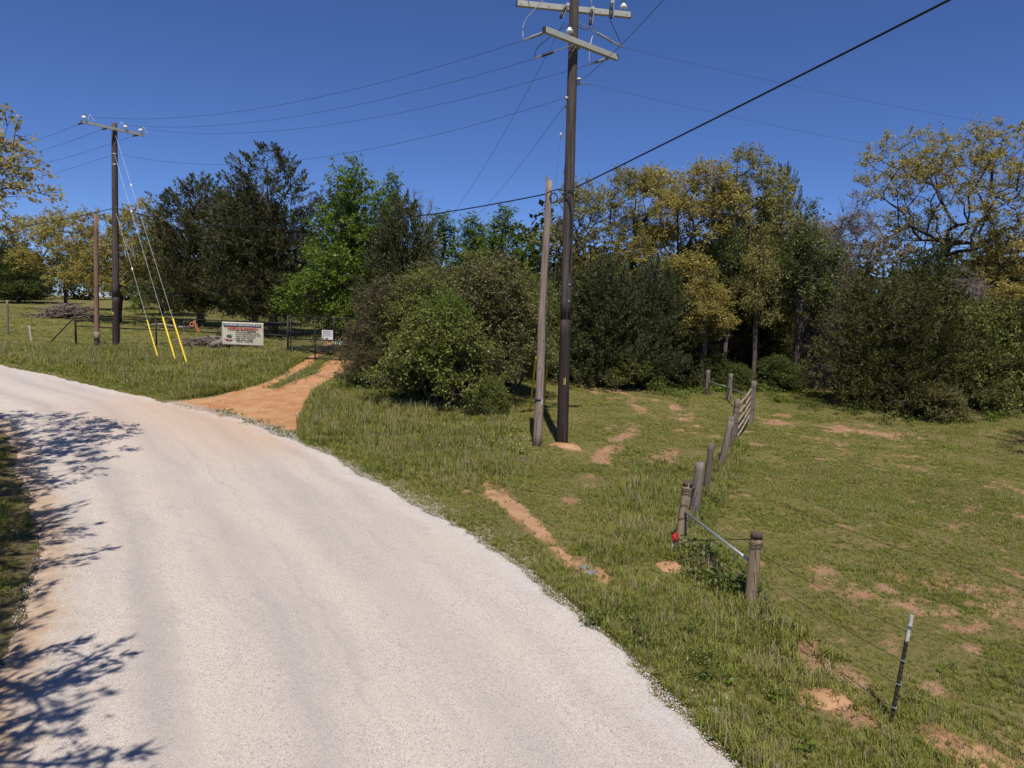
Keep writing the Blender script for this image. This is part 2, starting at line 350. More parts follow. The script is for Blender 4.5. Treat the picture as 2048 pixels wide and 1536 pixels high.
def grassmat(name, stops, trans):
    m, n, l, b = newmat(name)
    oi = n.new('ShaderNodeObjectInfo')
    geo = n.new('ShaderNodeNewGeometry')
    f = mathn(n, l, 'ADD', mathn(n, l, 'MULTIPLY', oi.outputs['Random'], 0.6), mathn(n, l, 'MULTIPLY', geo.outputs['Random Per Island'], 0.4))
    big = noise(n, l, 0.4, 3, 0.5, geo.outputs['Position'])
    f = mathn(n, l, 'ADD', mathn(n, l, 'MULTIPLY', f, 0.7), mathn(n, l, 'MULTIPLY', mathn(n, l, 'SUBTRACT', big, 0.2), 0.5), clamp=True)
    c = ramp(n, l, f, stops)
    l.new(c, b.inputs['Base Color']); b.inputs['Roughness'].default_value = 0.55; b.inputs['Specular IOR Level'].default_value = 0.2
    t = n.new('ShaderNodeBsdfTranslucent'); l.new(c, t.inputs[0])
    mx = n.new('ShaderNodeMixShader'); mx.inputs[0].default_value = trans
    l.new(b.outputs[0], mx.inputs[1]); l.new(t.outputs[0], mx.inputs[2]); l.new(mx.outputs[0], n['Material Output'].inputs[0])
    return m
M_GRASS = grassmat('grass_blade', [(0.0, (0.13, 0.17, 0.03)), (0.35, (0.225, 0.26, 0.046)), (0.62, (0.325, 0.325, 0.078)), (0.85, (0.42, 0.36, 0.14)), (1.0, (0.47, 0.37, 0.20))], 0.42)
M_DRYGRASS = grassmat('dry_stem', [(0.0, (0.30, 0.25, 0.12)), (0.6, (0.42, 0.35, 0.19)), (1.0, (0.52, 0.44, 0.27))], 0.4)
M_STONE = grassmat('pale_gravel', [(0.0, (0.30, 0.26, 0.235)), (0.5, (0.50, 0.45, 0.41)), (1.0, (0.72, 0.68, 0.64))], 0.0)

# ---------------------------------------------------------------- layout of the place (metres, camera over the origin looking along +Y)
ROAD_R = [(5, -4), (4.5, 0), (3.5, 3.2), (2.32, 6.43), (1.40, 9.15), (-0.12, 12.30), (-2.98, 16.74), (-5.47, 20.12), (-9.17, 23.70), (-13.16, 26.35), (-17.85, 29.14), (-23.67, 32.63), (-40, 41.5), (-60, 50)]
ROAD_L = [(-2.4, -4), (-3.0, 0), (-4.0, 3), (-4.95, 6.08), (-6.2, 8.39), (-8.05, 11.71), (-10.1, 14.5), (-11.8, 16.6), (-14.0, 19.5), (-17.0, 22.8), (-20.7, 25.3), (-26, 28.8), (-43, 37), (-62, 46)]
DRV_L = [(-13.3, 25.9), (-11.6, 27.5), (-10.6, 31.0), (-11.0, 36.6), (-12.1, 43.9), (-13.6, 55), (-14.6, 78)]
DRV_R = [(-6.4, 21.0), (-7.3, 24.7), (-8.0, 29.6), (-7.75, 34.4), (-8.3, 38.6), (-9.2, 46), (-10.4, 56), (-11, 78)]
DRV_MID = [(-9.9, 29.4), (-9.6, 33.3), (-10.0, 36.8), (-11.2, 44), (-12.4, 56)]
PATH = [(-0.62, 17.3), (-0.38, 16.2), (-0.12, 15.3), (0.42, 13.95), (0.9, 12.5), (1.36, 11.15), (1.75, 10.2)]
PATH_W = [0.07, 0.15, 0.24, 0.22, 0.14, 0.19, 0.10]
FENCE_R = [(4.17, 7.19), (3.54, 9.9), (3.09, 12.37), (4.06, 15.03), (4.66, 16.39), (5.8, 19.21), (7.3, 22.89)]
RNCH_A, RNCH_B = np.array((-25.3, 40.9)), np.array((-12.13, 38.3))
road_r = spline(ROAD_R, 700); road_l = spline(ROAD_L, 700)
ROAD_POLY = [tuple(p) for p in road_r[::6]] + [tuple(p) for p in road_l[::-6]]
DRV_POLY = [tuple(p) for p in spline(DRV_L, 60)] + [tuple(p) for p in spline(DRV_R, 60)[::-1]]

MOUNDS = [(3.62, 7.62, 0.30, 0.17, 0.12), (2.74, 9.98, 0.22, 0.14, 0.10), (3.12, 9.16, 0.26, 0.15, 0.09), (2.82, 11.6, 0.26, 0.2, 0.08), (1.72, 21.45, 0.42, 0.26, 0.10),
          (4.62, 6.62, 0.62, 0.22, 0.12), (2.98, 9.97, 0.16, 0.11, 0.08)]
BARE = [(1.75, 21.2, .45), (2.2, 21.1, .3), (3.3, 22.7, .55), (3.5, 24.9, .4), (3.6, 25.2, .7), (3.15, 18.9, .36), (2.75, 18.1, .22), (3.24, 36.3, 1.0), (4.2, 33.3, .9), (5.5, 31.6, .9),
        (2.6, 14.6, .35), (1.4, 15.6, .3), (2.8, 11.6, .45), (2.4, 10.9, .3), (4.4, 6.9, .5), (3.9, 7.3, .35), (4.9, 6.2, .6), (3.7, 7.5, .25),
        (8.3, 24.5, .4), (8.0, 22.6, .7), (8.6, 25.6, .7), (10.4, 27.6, 1.0), (11.5, 29.0, 1.1), (12.4, 26.6, 1.4), (9.4, 21.1, .5), (13.8, 25.7, 1.3), (-0.3, 18.4, .2), (0.3, 19.6, .35), (-1.0, 16.2, .25),
        (6.6, 11.6, .45), (8.1, 11.1, .4), (5.4, 11.8, .35), (9.3, 14.6, .55), (4.7, 9.9, .28), (5.3, 9.3, .3), (6.2, 9.1, .3), (6.0, 8.0, .35), (6.9, 8.3, .35), (7.3, 7.5, .3), (4.35, 11.9, .35), (7.2, 13.2, .3), (8.4, 9.4, .4), (10.6, 12.3, .45), (5.0, 7.9, .25), (5.2, 14.8, .3), (5.6, 16.5, .3),
        (6.4, 24.4, .35), (6.9, 26.2, .4), (6.2, 27.4, .4), (5.6, 29.6, .5), (4.9, 27.8, .4)]
def track_mask(x, y):
    a = pdist(x, y, [(3.0, 38), (4.0, 33.6), (5.6, 31.0), (5.2, 27), (3.9, 24.0), (2.9, 21), (2.0, 17.5), (1.0, 14.6)])
    b = pdist(x, y, [(4.6, 37.5), (5.6, 33.6), (7.2, 31.0), (6.8, 27), (5.5, 24.0), (4.5, 20.5), (3.2, 16.5), (2.0, 13.6)])
    return np.maximum(np.exp(-(a / 0.45) ** 2), np.exp(-(b / 0.45) ** 2))
def soil_mask(x, y):
    big = fbm(x * 0.55, y * 0.38, 3, 5); fine = fbm(x * 2.3, y * 1.7, 11, 4)
    right = sm((x - 2.2) / 2.0) * sm((33 - y) / 6.0) * (~inside(x, y, ROAD_POLY))
    fleck = fbm(x * 5.5, y * 4.2, 19, 3)
    s = right * np.maximum(np.clip(big * 0.5 + fine * 0.75 - 0.70, 0, 1) * 2.6, np.clip(fleck * 0.8 + big * 0.55 - 0.74, 0, 1) * 3.0)
    tr = track_mask(x, y) * (0.25 + 0.75 * sm((y - 16.5) / 3.5)) * np.clip(fine * 1.2 + big * 0.7 - 0.72, 0, 1) * 2.4
    s = np.maximum(s, tr)
    for bx, by, br in BARE:
        d = np.hypot((x - bx), (y - by) * 0.8) / (br * (0.55 if bx > 4 else 0.6))
        s = np.maximum(s, np.clip(0.95 - d * 0.75 + (fine - 0.5) * 2.2, 0, 1) * (d < 2))
    # trodden strip beside the near fence and the bank at the corner
    f = pdist(x, y, FENCE_R[:3]); s = np.maximum(s, np.clip(0.75 - f / 0.6 + (fine - 0.5) * 1.7, 0, 1) * (y < 9.4))
    s = np.maximum(s, np.clip(0.95 - pdist(x, y, PATH) / 0.42 + (fine - 0.5) * 1.5, 0, 1))
    return np.clip(s, 0, 1)
def ground_z(x, y):
    x = np.asarray(x, float); y = np.asarray(y, float)
    z = tz(x, y)
    on = inside(x, y, ROAD_POLY) | inside(x, y, DRV_POLY)
    edge = np.minimum(np.minimum(pdist(x, y, ROAD_R), pdist(x, y, ROAD_L)), np.minimum(pdist(x, y, DRV_L), pdist(x, y, DRV_R)))
    k = np.where(on, 0.0, sm(edge / 0.8))
    z = z + k * ((fbm(x * 0.5, y * 0.5, 31, 3) - 0.5) * 0.22 + (fbm(x * 2.2, y * 2.2, 37, 3) - 0.5) * 0.07 + 0.03)
    z = z - np.where(on, sm(edge / 0.5) * 0.06, 0)
    for mx, my, ra, rb, h in MOUNDS:
        z = z + h * 0.35 * np.exp(-(((x - mx) / (ra * 1.3)) ** 2 + ((y - my) / (rb * 1.6)) ** 2))
    return z
def gz(x, y): return float(ground_z(np.array([x]), np.array([y]))[0])

# ---------------------------------------------------------------- ground sheet
def axis(a, b, fine_a, fine_b, step, grow=1.09):
    mid = list(np.arange(fine_a, fine_b, step)); lo = []; hi = []; s = step; q = fine_a
    while q > a: s *= grow; q -= s; lo.append(q)
    s = step; q = mid[-1]
    while q < b: s *= grow; q += s; hi.append(q)
    return np.array(lo[::-1] + mid + hi)
gx = axis(-1500, 1500, -12, 13, 0.14, 1.07); gy = axis(-300, 2500, 4.5, 27, 0.14, 1.06)
GX, GY = np.meshgrid(gx, gy); nx, ny = len(gx), len(gy)
fx, fy = GX.ravel(), GY.ravel()
V = np.stack([fx, fy, ground_z(fx, fy)], 1)
i = (np.arange(ny - 1)[:, None] * nx + np.arange(nx - 1)[None, :]).ravel()
gme = mesh_np('ground', V, np.stack([i, i + 1, i + nx + 1, i + nx], 1), True)
a = gme.attributes.new('soil', 'FLOAT', 'POINT'); a.data.foreach_set('value', soil_mask(fx, fy).astype(np.float32))
wood = np.clip(np.maximum(sm((fy - 33.5 - 0.2 * np.abs(fx - 8)) / 3.0) * sm((fx - 2) / 2), sm((fy - 27) / 4) * sm((4 - np.abs(fx + 2.0)) / 2)), 0, 1) * sm((72 - fy) / 10)
dry = np.clip(wood + 0.8 * (fx < -4) * (pdist(fx, fy, ROAD_L) < pdist(fx, fy, ROAD_R)) * (fy < 24) + 0.5 * np.clip(fbm(fx * 0.8, fy * 0.6, 71, 4) * 2 - 0.85, 0, 1), 0, 1)
a = gme.attributes.new('dry', 'FLOAT', 'POINT'); a.data.foreach_set('value', dry.astype(np.float32))
tag(link('ground', gme, M_GROUND), kind='structure')

def ribbon(name, L, Rr, mat, lift, ncross, rag, seed, attrs, crown=0.0, uvw=True):
    """a strip between two edge lines, draped on the land, with ragged borders"""
    m = len(L); W = np.linalg.norm(L - Rr, axis=1); T = np.linspace(0, 1, ncross)
    s = np.concatenate([[0], np.cumsum(np.linalg.norm(np.diff((L + Rr) / 2, axis=0), axis=1))])
    nl = (fbm(s * 1.3, s * 0, seed, 4) - 0.5) * 2 * rag + (fbm(s * 6, s * 0, seed + 9, 2) - 0.5) * rag
    nr = (fbm(s * 1.3, s * 0 + 7, seed, 4) - 0.5) * 2 * rag + (fbm(s * 6, s * 0 + 3, seed + 9, 2) - 0.5) * rag
    d = (Rr - L) / W[:, None]
    Lj = L + d * nl[:, None]; Rj = Rr + d * nr[:, None]
    P = Lj[:, None, :] * (1 - T)[None, :, None] + Rj[:, None, :] * T[None, :, None]
    X, Y = P[..., 0].ravel(), P[..., 1].ravel(); TT = np.tile(T, m); SS = np.repeat(s, ncross)
    Z = tz(X, Y) + lift + crown * (1 - (2 * TT - 1) ** 2) - 0.05 * (np.abs(2 * TT - 1) > 0.999)
    i = (np.arange(m - 1)[:, None] * ncross + np.arange(ncross - 1)[None, :]).ravel()
    F = np.stack([i, i + 1, i + ncross + 1, i + ncross], 1)
    me = mesh_np(name, np.stack([X, Y, Z], 1), F, True)
    uv = me.uv_layers.new(name='UVMap'); U = np.stack([TT * np.repeat(W, ncross), SS], 1)[F.ravel()]
    uv.data.foreach_set('uv', U.astype(np.float32).ravel())
    for k, fn in attrs.items():
        at_ = me.attributes.new(k, 'FLOAT', 'POINT'); at_.data.foreach_set('value', np.asarray(fn(X, Y, TT, SS), np.float32))
    return tag(link(name, me, mat), kind='structure')
ribbon('road', road_l, road_r, M_ROAD, 0.012, 46, 0.20, 5, {
    'sand': lambda x, y, t, s: np.clip(1.05 - t * 7.3 * 1.05, 0, 1),
    'clay': lambda x, y, t, s: np.exp(-(pdist(x, y, [(-12, 26), (-7, 22)]) / 2.6) ** 2) + 0.35 * np.exp(-(pdist(x, y, [(-14, 24.5), (-7, 20)]) / 2.2) ** 2),
    'stone': lambda x, y, t, s: np.clip((t - 0.9) * 9 + (fbm(x * 3, y * 3, 4, 3) - 0.5) * 0.8, 0, 1) * (t > 0.85)}, 0.06)
dl = spline(DRV_L, 260); dr = spline(DRV_R, 260)
def drive_weed(x, y, t, s):
    mid = np.exp(-(pdist(x, y, DRV_MID) / (0.42 + 0.15 * np.sin(y))) ** 2)
    lip = 0.55 * np.exp(-(pdist(x, y, [(-10.4, 24.9), (-8, 22.9), (-6.5, 21.2)]) / 0.5) ** 2) * (t > 0.25)
    return np.clip(mid * 0.95 + lip + 0.55 * np.clip(np.abs(2 * t - 1) * 6 - 5, 0, 1), 0, 1)
ribbon('driveway', dl, dr, M_DRIVE, 0.004, 30, 0.22, 15, {'weed': drive_weed})
pc = spline(PATH, 120); pw = spline([(w, 0) for w in PATH_W], 120)[:, 0]
tg = np.gradient(pc, axis=0); tg /= np.linalg.norm(tg, axis=1, keepdims=True); nm = np.stack([-tg[:, 1], tg[:, 0]], 1)
def path_ribbon():
    L = pc + nm * pw[:, None]; Rr = pc - nm * pw[:, None]
    o = ribbon('dirt_path', L, Rr, M_PATH, 0.0, 9, 0.16, 25, {'weed': lambda x, y, t, s: 0.5 * np.clip(np.abs(2 * t - 1) * 3 - 2.2, 0, 1)})
    me = o.data; n_ = len(me.vertices); co = np.empty(n_ * 3, np.float32); me.vertices.foreach_get('co', co); co = co.reshape(-1, 3)
    co[:, 2] = ground_z(co[:, 0], co[:, 1]) + 0.012; t = np.tile(np.linspace(0, 1, 9), n_ // 9); co[(t < .01) | (t > .99), 2] -= 0.03
    me.vertices.foreach_set('co', co.ravel()); me.update()
path_ribbon()

# ---------------------------------------------------------------- scatter (instances on points)
def unlinked_collection(name, objs):
    c = bpy.data.collections.new(name)
    for o in objs: c.objects.link(o)
    return c
def scatter(name, pts, rot, scl, idx, coll, kind_label):
    """one object of kind stuff: instances of a few small shapes on points"""
    me = bpy.data.meshes.new(name); me.vertices.add(len(pts)); me.vertices.foreach_set('co', np.ascontiguousarray(pts, np.float32).ravel())
    for nm_, typ, val in (('rot', 'FLOAT_VECTOR', rot), ('scl', 'FLOAT_VECTOR', scl), ('idx', 'INT', idx)):
        q = me.attributes.new(nm_, typ, 'POINT')
        q.data.foreach_set('vector' if typ == 'FLOAT_VECTOR' else 'value', np.ascontiguousarray(val, np.int32 if typ == 'INT' else np.float32).ravel())
    o = link(name, me)
    ng = bpy.data.node_groups.new(name + '_nodes', 'GeometryNodeTree')
    ng.interface.new_socket('Geometry', in_out='INPUT', socket_type='NodeSocketGeometry')
    ng.interface.new_socket('Geometry', in_out='OUTPUT', socket_type='NodeSocketGeometry')
    N = ng.nodes; K = ng.links
    gi = N.new('NodeGroupInput'); go = N.new('NodeGroupOutput'); ip = N.new('GeometryNodeInstanceOnPoints'); ci = N.new('GeometryNodeCollectionInfo')
    ci.inputs['Collection'].default_value = coll; ci.inputs['Separate Children'].default_value = True; ci.inputs['Reset Children'].default_value = True
    ip.inputs['Pick Instance'].default_value = True
    for nm_, typ, sock in (('rot', 'FLOAT_VECTOR', 'Rotation'), ('scl', 'FLOAT_VECTOR', 'Scale'), ('idx', 'INT', 'Instance Index')):
        na = N.new('GeometryNodeInputNamedAttribute'); na.data_type = typ; na.inputs['Name'].default_value = nm_
        K.new(na.outputs['Attribute'], ip.inputs[sock])
    K.new(gi.outputs[0], ip.inputs['Points']); K.new(ci.outputs[0], ip.inputs['Instance']); K.new(ip.outputs[0], go.inputs[0])
    md = o.modifiers.new('scatter', 'NODES'); md.node_group = ng
    tag(o, kind_label[0], kind_label[1], kind='stuff')
    return o
def tuft_mesh(name, rng, nb, spread, lean, width, mat, seg=3):
    V = []; F = []
    for k in range(nb):
        a_ = rng.uniform(0, 2 * math.pi); r_ = spread * math.sqrt(rng.uniform()); b0 = np.array([r_ * math.cos(a_), r_ * math.sin(a_), 0])
        d = rng.uniform(0, 2 * math.pi); ld = np.array([math.cos(d), math.sin(d), 0]); h = rng.uniform(0.55, 1.0); le = lean * rng.uniform(0.3, 1.2)
        w = np.array([-ld[1], ld[0], 0]) * width * rng.uniform(0.7, 1.3)
        base = len(V)
        for q in range(seg):
            t = q / seg; c = b0 + ld * le * t * t + np.array([0, 0, h * t * (1 - 0.25 * le * t)])
            V += [c - w * (1 - t * 0.6), c + w * (1 - t * 0.6)]
        V.append(b0 + ld * le + np.array([0, 0, h * (1 - 0.25 * le)]))
        for q in range(seg - 1): F.append((base + 2 * q, base + 2 * q + 1, base + 2 * q + 3, base + 2 * q + 2))
        F.append((base + 2 * seg - 2, base + 2 * seg - 1, base + 2 * seg))
    me = bpy.data.meshes.new(name); me.from_pydata([tuple(v) for v in V], [], F); me.materials.append(mat); me.update()
    return bpy.data.objects.new(name, me)
rg = np.random.default_rng(21)
tufts = [tuft_mesh('grass_tuft_a', rg, 9, 0.35, 0.45, 0.050, M_GRASS), tuft_mesh('grass_tuft_b', rg, 11, 0.45, 0.75, 0.055, M_GRASS),
         tuft_mesh('grass_tuft_c', rg, 8, 0.30, 0.9, 0.07, M_GRASS), tuft_mesh('grass_tuft_d', rg, 14, 0.55, 0.6, 0.045, M_GRASS),
         tuft_mesh('grass_tuft_e', rg, 7, 0.35, 0.6, 0.035, M_DRYGRASS)]
TUFTS = unlinked_collection('tuft_shapes', tufts)
def veg(x, y):
    """height and density of the grass at a place"""
    rd = inside(x, y, ROAD_POLY); dv = inside(x, y, DRV_POLY)
    er = pdist(x, y, ROAD_R)
    soil = soil_mask(x, y)
    h = np.full(x.shape, 0.052); d = np.ones(x.shape)
    verge_l = (x < -8.5) & (y < 39.5 + 0 * x) & ~rd & ~dv
    h = np.where(verge_l, 0.26 * sm(er / 1.2) + 0.09, h)
    beyond = (y > 40.6 - (x + 25) * 0.19) & (x < -8) & ~dv
    h = np.where(beyond, 0.10, h)
    centre = (x > -8.5) & (x < 1.2) & (y > 12) & ~rd & ~dv
    tall = sm((y - 15.5 + x * 0.15) / 3.0) * sm((0.9 - x) / 1.6)
    h = np.where(centre, 0.085 + 0.21 * tall * sm(er / 1.0), h)
    # rank growth under the fence and at the near right verge
    f = pdist(x, y, FENCE_R); h = np.maximum(h, 0.075 + 0.22 * np.exp(-(f / 0.45) ** 2) * (y > 8.5))
    nv = (x < 4.0) & (y < 12.5) & (x > 0.5)
    h = np.where(nv, np.maximum(h, 0.08 + 0.13 * fbm(x * 1.3, y * 1.3, 55, 3)), h)
    fl = pdist(x, y, [(2.5, 13.0), (3.0, 15.5), (4.2, 19.5)]); h = np.maximum(h, 0.08 + 0.16 * np.exp(-(fl / 0.6) ** 2))
    left = (x < -4) & ~rd & (pdist(x, y, ROAD_L) < er); soil = np.where(left, np.maximum(soil, 0.9 * fbm(x * 1.7, y * 1.7, 47, 3)), soil)
    h = np.where(left, 0.05 + 0.17 * sm(pdist(x, y, ROAD_L) / 0.9), h)
    h = h * (0.6 + 0.8 * fbm(x * 0.9, y * 0.9, 61, 3))
    d = np.clip(1 - soil * 1.15, 0.07, 1)
    patch = fbm(x * 0.9, y * 0.8, 83, 5); d = d * np.clip(0.3 + (patch - 0.33) * 2.6, 0.28, 1); h = h * (0.7 + 0.6 * patch)
    mid = np.exp(-(pdist(x, y, DRV_MID) / 0.38) ** 2)
    d = np.where(dv, 0.8 * mid + 0.25 * (pdist(x, y, [(-10.4, 24.9), (-8, 22.9), (-6.5, 21.2)]) < 0.4) * (fbm(x * 2, y * 2, 5, 3) > .55), d); h = np.where(dv, 0.09, h)
    d = np.where(rd, np.where(er < 0.32, 0.38 * (fbm(x * 2.5, y * 2.5, 91, 3) > 0.5), 0), d); h = np.where(rd, 0.06, h)
    return h, d
def grow(x0, x1, y0, y1, dens, rng, wide=1.0, hs=1.0):
    n_ = int((x1 - x0) * (y1 - y0) * dens)
    x = rng.uniform(x0, x1, n_); y = rng.uniform(y0, y1, n_)
    keep = np.abs(x) < 0.80 * y + 3.5
    x, y = x[keep], y[keep]
    h, d = veg(x, y); k = rng.uniform(size=len(x)) < d
    x, y, h = x[k], y[k], h[k] * rng.uniform(0.6, 1.35, k.sum()) * hs
    return x, y, h, np.full(len(x), wide)
B = [grow(-11, 13, 4, 13, 1000, rg), grow(-17, 20, 13, 20, 520, rg, 1.1), grow(-25, 25, 20, 29, 260, rg, 1.3), grow(-38, 28, 29, 40.5, 120, rg, 1.6), grow(-52, 24, 40.5, 52, 26, rg, 2.2, 1.15), grow(-70, 0, 52, 85, 9, rg, 3.2, 1.3)]
x = np.concatenate([b[0] for b in B]); y = np.concatenate([b[1] for b in B]); h = np.concatenate([b[2] for b in B]); wd = np.concatenate([b[3] for b in B])
n_ = len(x); z = ground_z(x, y) - 0.012
z = np.where(inside(x, y, DRV_POLY), tz(x, y), z)
rot = np.stack([rg.normal(0, 0.10, n_), rg.normal(0, 0.10, n_), rg.uniform(0, 6.283, n_)], 1)
w_ = np.clip(h * 0.8, 0.05, 0.2) * wd * rg.uniform(0.8, 1.25, n_)
h = h * rg.uniform(0.85, 1.15, n_)
idx = rg.choice(5, n_, p=[0.25, 0.26, 0.20, 0.19, 0.10])
h = np.where(idx == 4, h * 1.45 + 0.02, h)
scatter('grass', np.stack([x, y, z], 1), rot, np.stack([w_, w_, h], 1), idx, TUFTS, ('green spring grass growing over the field and verges', 'grass'))

def stone_mesh(name, rng):
    import bmesh
    bm = bmesh.new(); bmesh.ops.create_icosphere(bm, subdivisions=1, radius=0.5)
    for v in bm.verts: v.co = Vector((v.co.x * rng.uniform(.7, 1.2), v.co.y * rng.uniform(.6, 1.1), v.co.z * rng.uniform(.5, .8)))
    me = bpy.data.meshes.new(name); bm.to_mesh(me); bm.free(); me.materials.append(M_STONE)
    return bpy.data.objects.new(name, me)
STONES = unlinked_collection('stone_shapes', [stone_mesh('gravel_stone_%s' % c, rg) for c in 'abcd'])
q = road_r[(road_r[:, 1] > 5) & (road_r[:, 1] < 26)]
k = rg.integers(0, len(q) - 1, 30000); t = rg.uniform(size=30000)[:, None]; e = q[k] * (1 - t) + q[k + 1] * t
e = e + np.stack([rg.normal(0.0, 0.30, 30000), rg.normal(0, 0.12, 30000)], 1)
e = e[rg.uniform(size=30000) < np.clip(14 / e[:, 1], 0.25, 1)]
q2 = np.stack([rg.uniform(-8, -4.5, 9000), rg.uniform(5.5, 13, 9000)], 1); q2 = q2[inside(q2[:, 0], q2[:, 1], ROAD_POLY) & (pdist(q2[:, 0], q2[:, 1], ROAD_L) < 1.0)][::2]
q3 = np.stack([rg.uniform(0.9, 1.9, 500), rg.uniform(10.2, 11.4, 500)], 1); q3 = q3[pdist(q3[:, 0], q3[:, 1], PATH) < 0.25]
q4 = np.stack([rg.uniform(-9, 3, 16000), rg.uniform(5.5, 18, 16000)], 1); q4 = q4[inside(q4[:, 0], q4[:, 1], ROAD_POLY)][:5000]
q5 = np.stack([rg.uniform(-13, -6.4, 9000), rg.uniform(21, 34, 9000)], 1); q5 = q5[inside(q5[:, 0], q5[:, 1], DRV_POLY)][:3500]
e = np.vstack([e, q2, q3, q4, q5])
zz = np.where(inside(e[:, 0], e[:, 1], ROAD_POLY), tz(e[:, 0], e[:, 1]) + 0.05, ground_z(e[:, 0], e[:, 1]) + 0.004); er_ = np.minimum(pdist(e[:, 0], e[:, 1], ROAD_R), pdist(e[:, 0], e[:, 1], ROAD_L)); zz = np.where(inside(e[:, 0], e[:, 1], ROAD_POLY), tz(e[:, 0], e[:, 1]) + 0.014 + 0.06 * (1 - (1 - np.clip(er_ / 3.6, 0, 1)) ** 2), zz); zz = np.where(inside(e[:, 0], e[:, 1], DRV_POLY), tz(e[:, 0], e[:, 1]) + 0.01, zz)
ss = rg.uniform(0.008, 0.021, len(e)) * np.where(e[:, 0] < -6.3, 1.5, 1) * np.where(rg.uniform(size=len(e)) < 0.05, 1.8, 1)
scatter('gravel', np.stack([e[:, 0], e[:, 1], zz], 1), rg.uniform(0, 6.28, (len(e), 3)), np.stack([ss] * 3, 1), rg.integers(0, 4, len(e)), STONES, ('loose pale gravel lying along the road edges', 'gravel'))

M_CRUMB = grassmat('soil_crumb', [(0.0, (0.22, 0.12, 0.068)), (0.5, (0.38, 0.23, 0.135)), (1.0, (0.52, 0.37, 0.25))], 0.0)
def crumb_mesh(name, rng):
    o = stone_mesh(name, rng); o.data.materials.clear(); o.data.materials.append(M_CRUMB); return o
CRUMBS = unlinked_collection('crumb_shapes', [crumb_mesh('soil_crumb_%s' % c, rg) for c in 'abc'])
cx = rg.uniform(-1.5, 11, 150000); cy = rg.uniform(5.5, 24, 150000); km = (np.abs(cx) < 0.76 * cy) & ~inside(cx, cy, ROAD_POLY); cx, cy = cx[km], cy[km]
km = rg.uniform(size=len(cx)) < np.clip(soil_mask(cx, cy) * 1.3 - 0.35, 0, 1) * np.clip(12 / cy, 0.3, 1); cx, cy = cx[km][:26000], cy[km][:26000]
cs = rg.uniform(0.008, 0.022, len(cx)) * np.where(rg.uniform(size=len(cx)) < 0.06, 2.2, 1)
scatter('soil_crumbs', np.stack([cx, cy, ground_z(cx, cy) + 0.012], 1), rg.uniform(0, 6.28, (len(cx), 3)), np.stack([cs] * 3, 1), rg.integers(0, 3, len(cx)), CRUMBS, ('crumbs and pebbles of reddish soil on the bare spots', 'soil crumbs'))

# ---------------------------------------------------------------- trees
def skeleton(rng, trunk, tips, r_base, r_tip, seg=0.45, wob=0.12, rise=0.18, reach=0.3, down=1.5):
    """grow branches from a trunk line out to every twig tip; returns paths with radii and the tip directions"""
    pos = [np.array(p, float) for p in trunk]; par = [-1] + list(range(len(trunk) - 1)); dep = [0.0]
    for a_, b_ in zip(trunk[:-1], trunk[1:]): dep.append(dep[-1] + float(np.linalg.norm(np.array(b_) - np.array(a_))))
    P = np.zeros((len(tips) * 14 + len(trunk) + 10, 3)); D = np.zeros(len(P)); n = len(pos)
    P[:n] = pos; D[:n] = dep; par = par + [0] * (len(P) - n)
    first = max(1, n // 3)
    order = np.argsort(np.linalg.norm(tips - np.array(trunk[-1]) * np.array([1, 1, 0.8]), axis=1) + rng.uniform(0, 0.8, len(tips)))
    paths = []; ends = []
    for ti in order:
        tp = tips[ti]; v = tp - P[first:n]; d = np.linalg.norm(v, axis=1)
        cost = d * (1 + down * np.clip(-v[:, 2] / (d + 1e-6), 0, 1)) + reach * D[first:n]
        j = int(np.argmin(cost)) + first; a_ = P[j]; dist = float(np.linalg.norm(tp - a_))
        m = max(1, min(12, int(dist / seg)))
        ctl = (a_ + tp) / 2 + np.array([0, 0, rise * dist]) + rng.normal(0, wob * dist, 3)
        ids = [j]
        for q in range(1, m + 1):
            t = q / m; p = (1 - t) ** 2 * a_ + 2 * t * (1 - t) * ctl + t * t * tp
            if q < m: p = p + rng.normal(0, wob * 0.25, 3)
            P[n] = p; par[n] = ids[-1]; D[n] = D[ids[-1]] + dist / m; ids.append(n); n += 1
            if n >= len(P) - 14: break
        paths.append(ids); ends.append(ids[-1])
        if n >= len(P) - 14: break
    cnt = np.zeros(n); cnt[ends] += 1
    for q in range(n - 1, 0, -1): cnt[par[q]] += cnt[q]
    cnt = np.maximum(cnt, 1); ex = math.log(max(r_base / r_tip, 1.5)) / math.log(max(cnt[0], 3)); rad = r_tip * cnt ** ex
    tubes = [(P[:len(trunk)].copy(), rad[:len(trunk)])]
    dirs = []
    for ids in paths:
        pp = P[ids]; rr = rad[ids].copy(); rr[0] = min(rr[0], rr[1] * 1.15); rr[-1] *= 0.6; tubes.append((pp, rr))
        dd = pp[-1] - pp[-2]; dirs.append(dd / (np.linalg.norm(dd) + 1e-6))
    return tubes, np.array([P[e_] for e_ in ends]), np.array(dirs)
def wood_mesh(name, tubes, rng, flare=1.35):
    Vs, Fs, o = [], [], 0
    for k, (p, r) in enumerate(tubes):
        r = np.array(r, float)
        if k == 0:
            r = r.copy(); r[0] *= flare; nn = 9
        else: nn = 6 if r[0] > 0.05 else (4 if r[0] > 0.018 else 3)
        V_, F_ = tube_arrays(p, r, nn); Vs.append(V_); Fs.append(F_ + o); o += len(V_)
    return mesh_np(name, np.vstack(Vs), np.vstack(Fs), True)
def unit(v): return v / (np.linalg.norm(v, axis=-1, keepdims=True) + 1e-9)
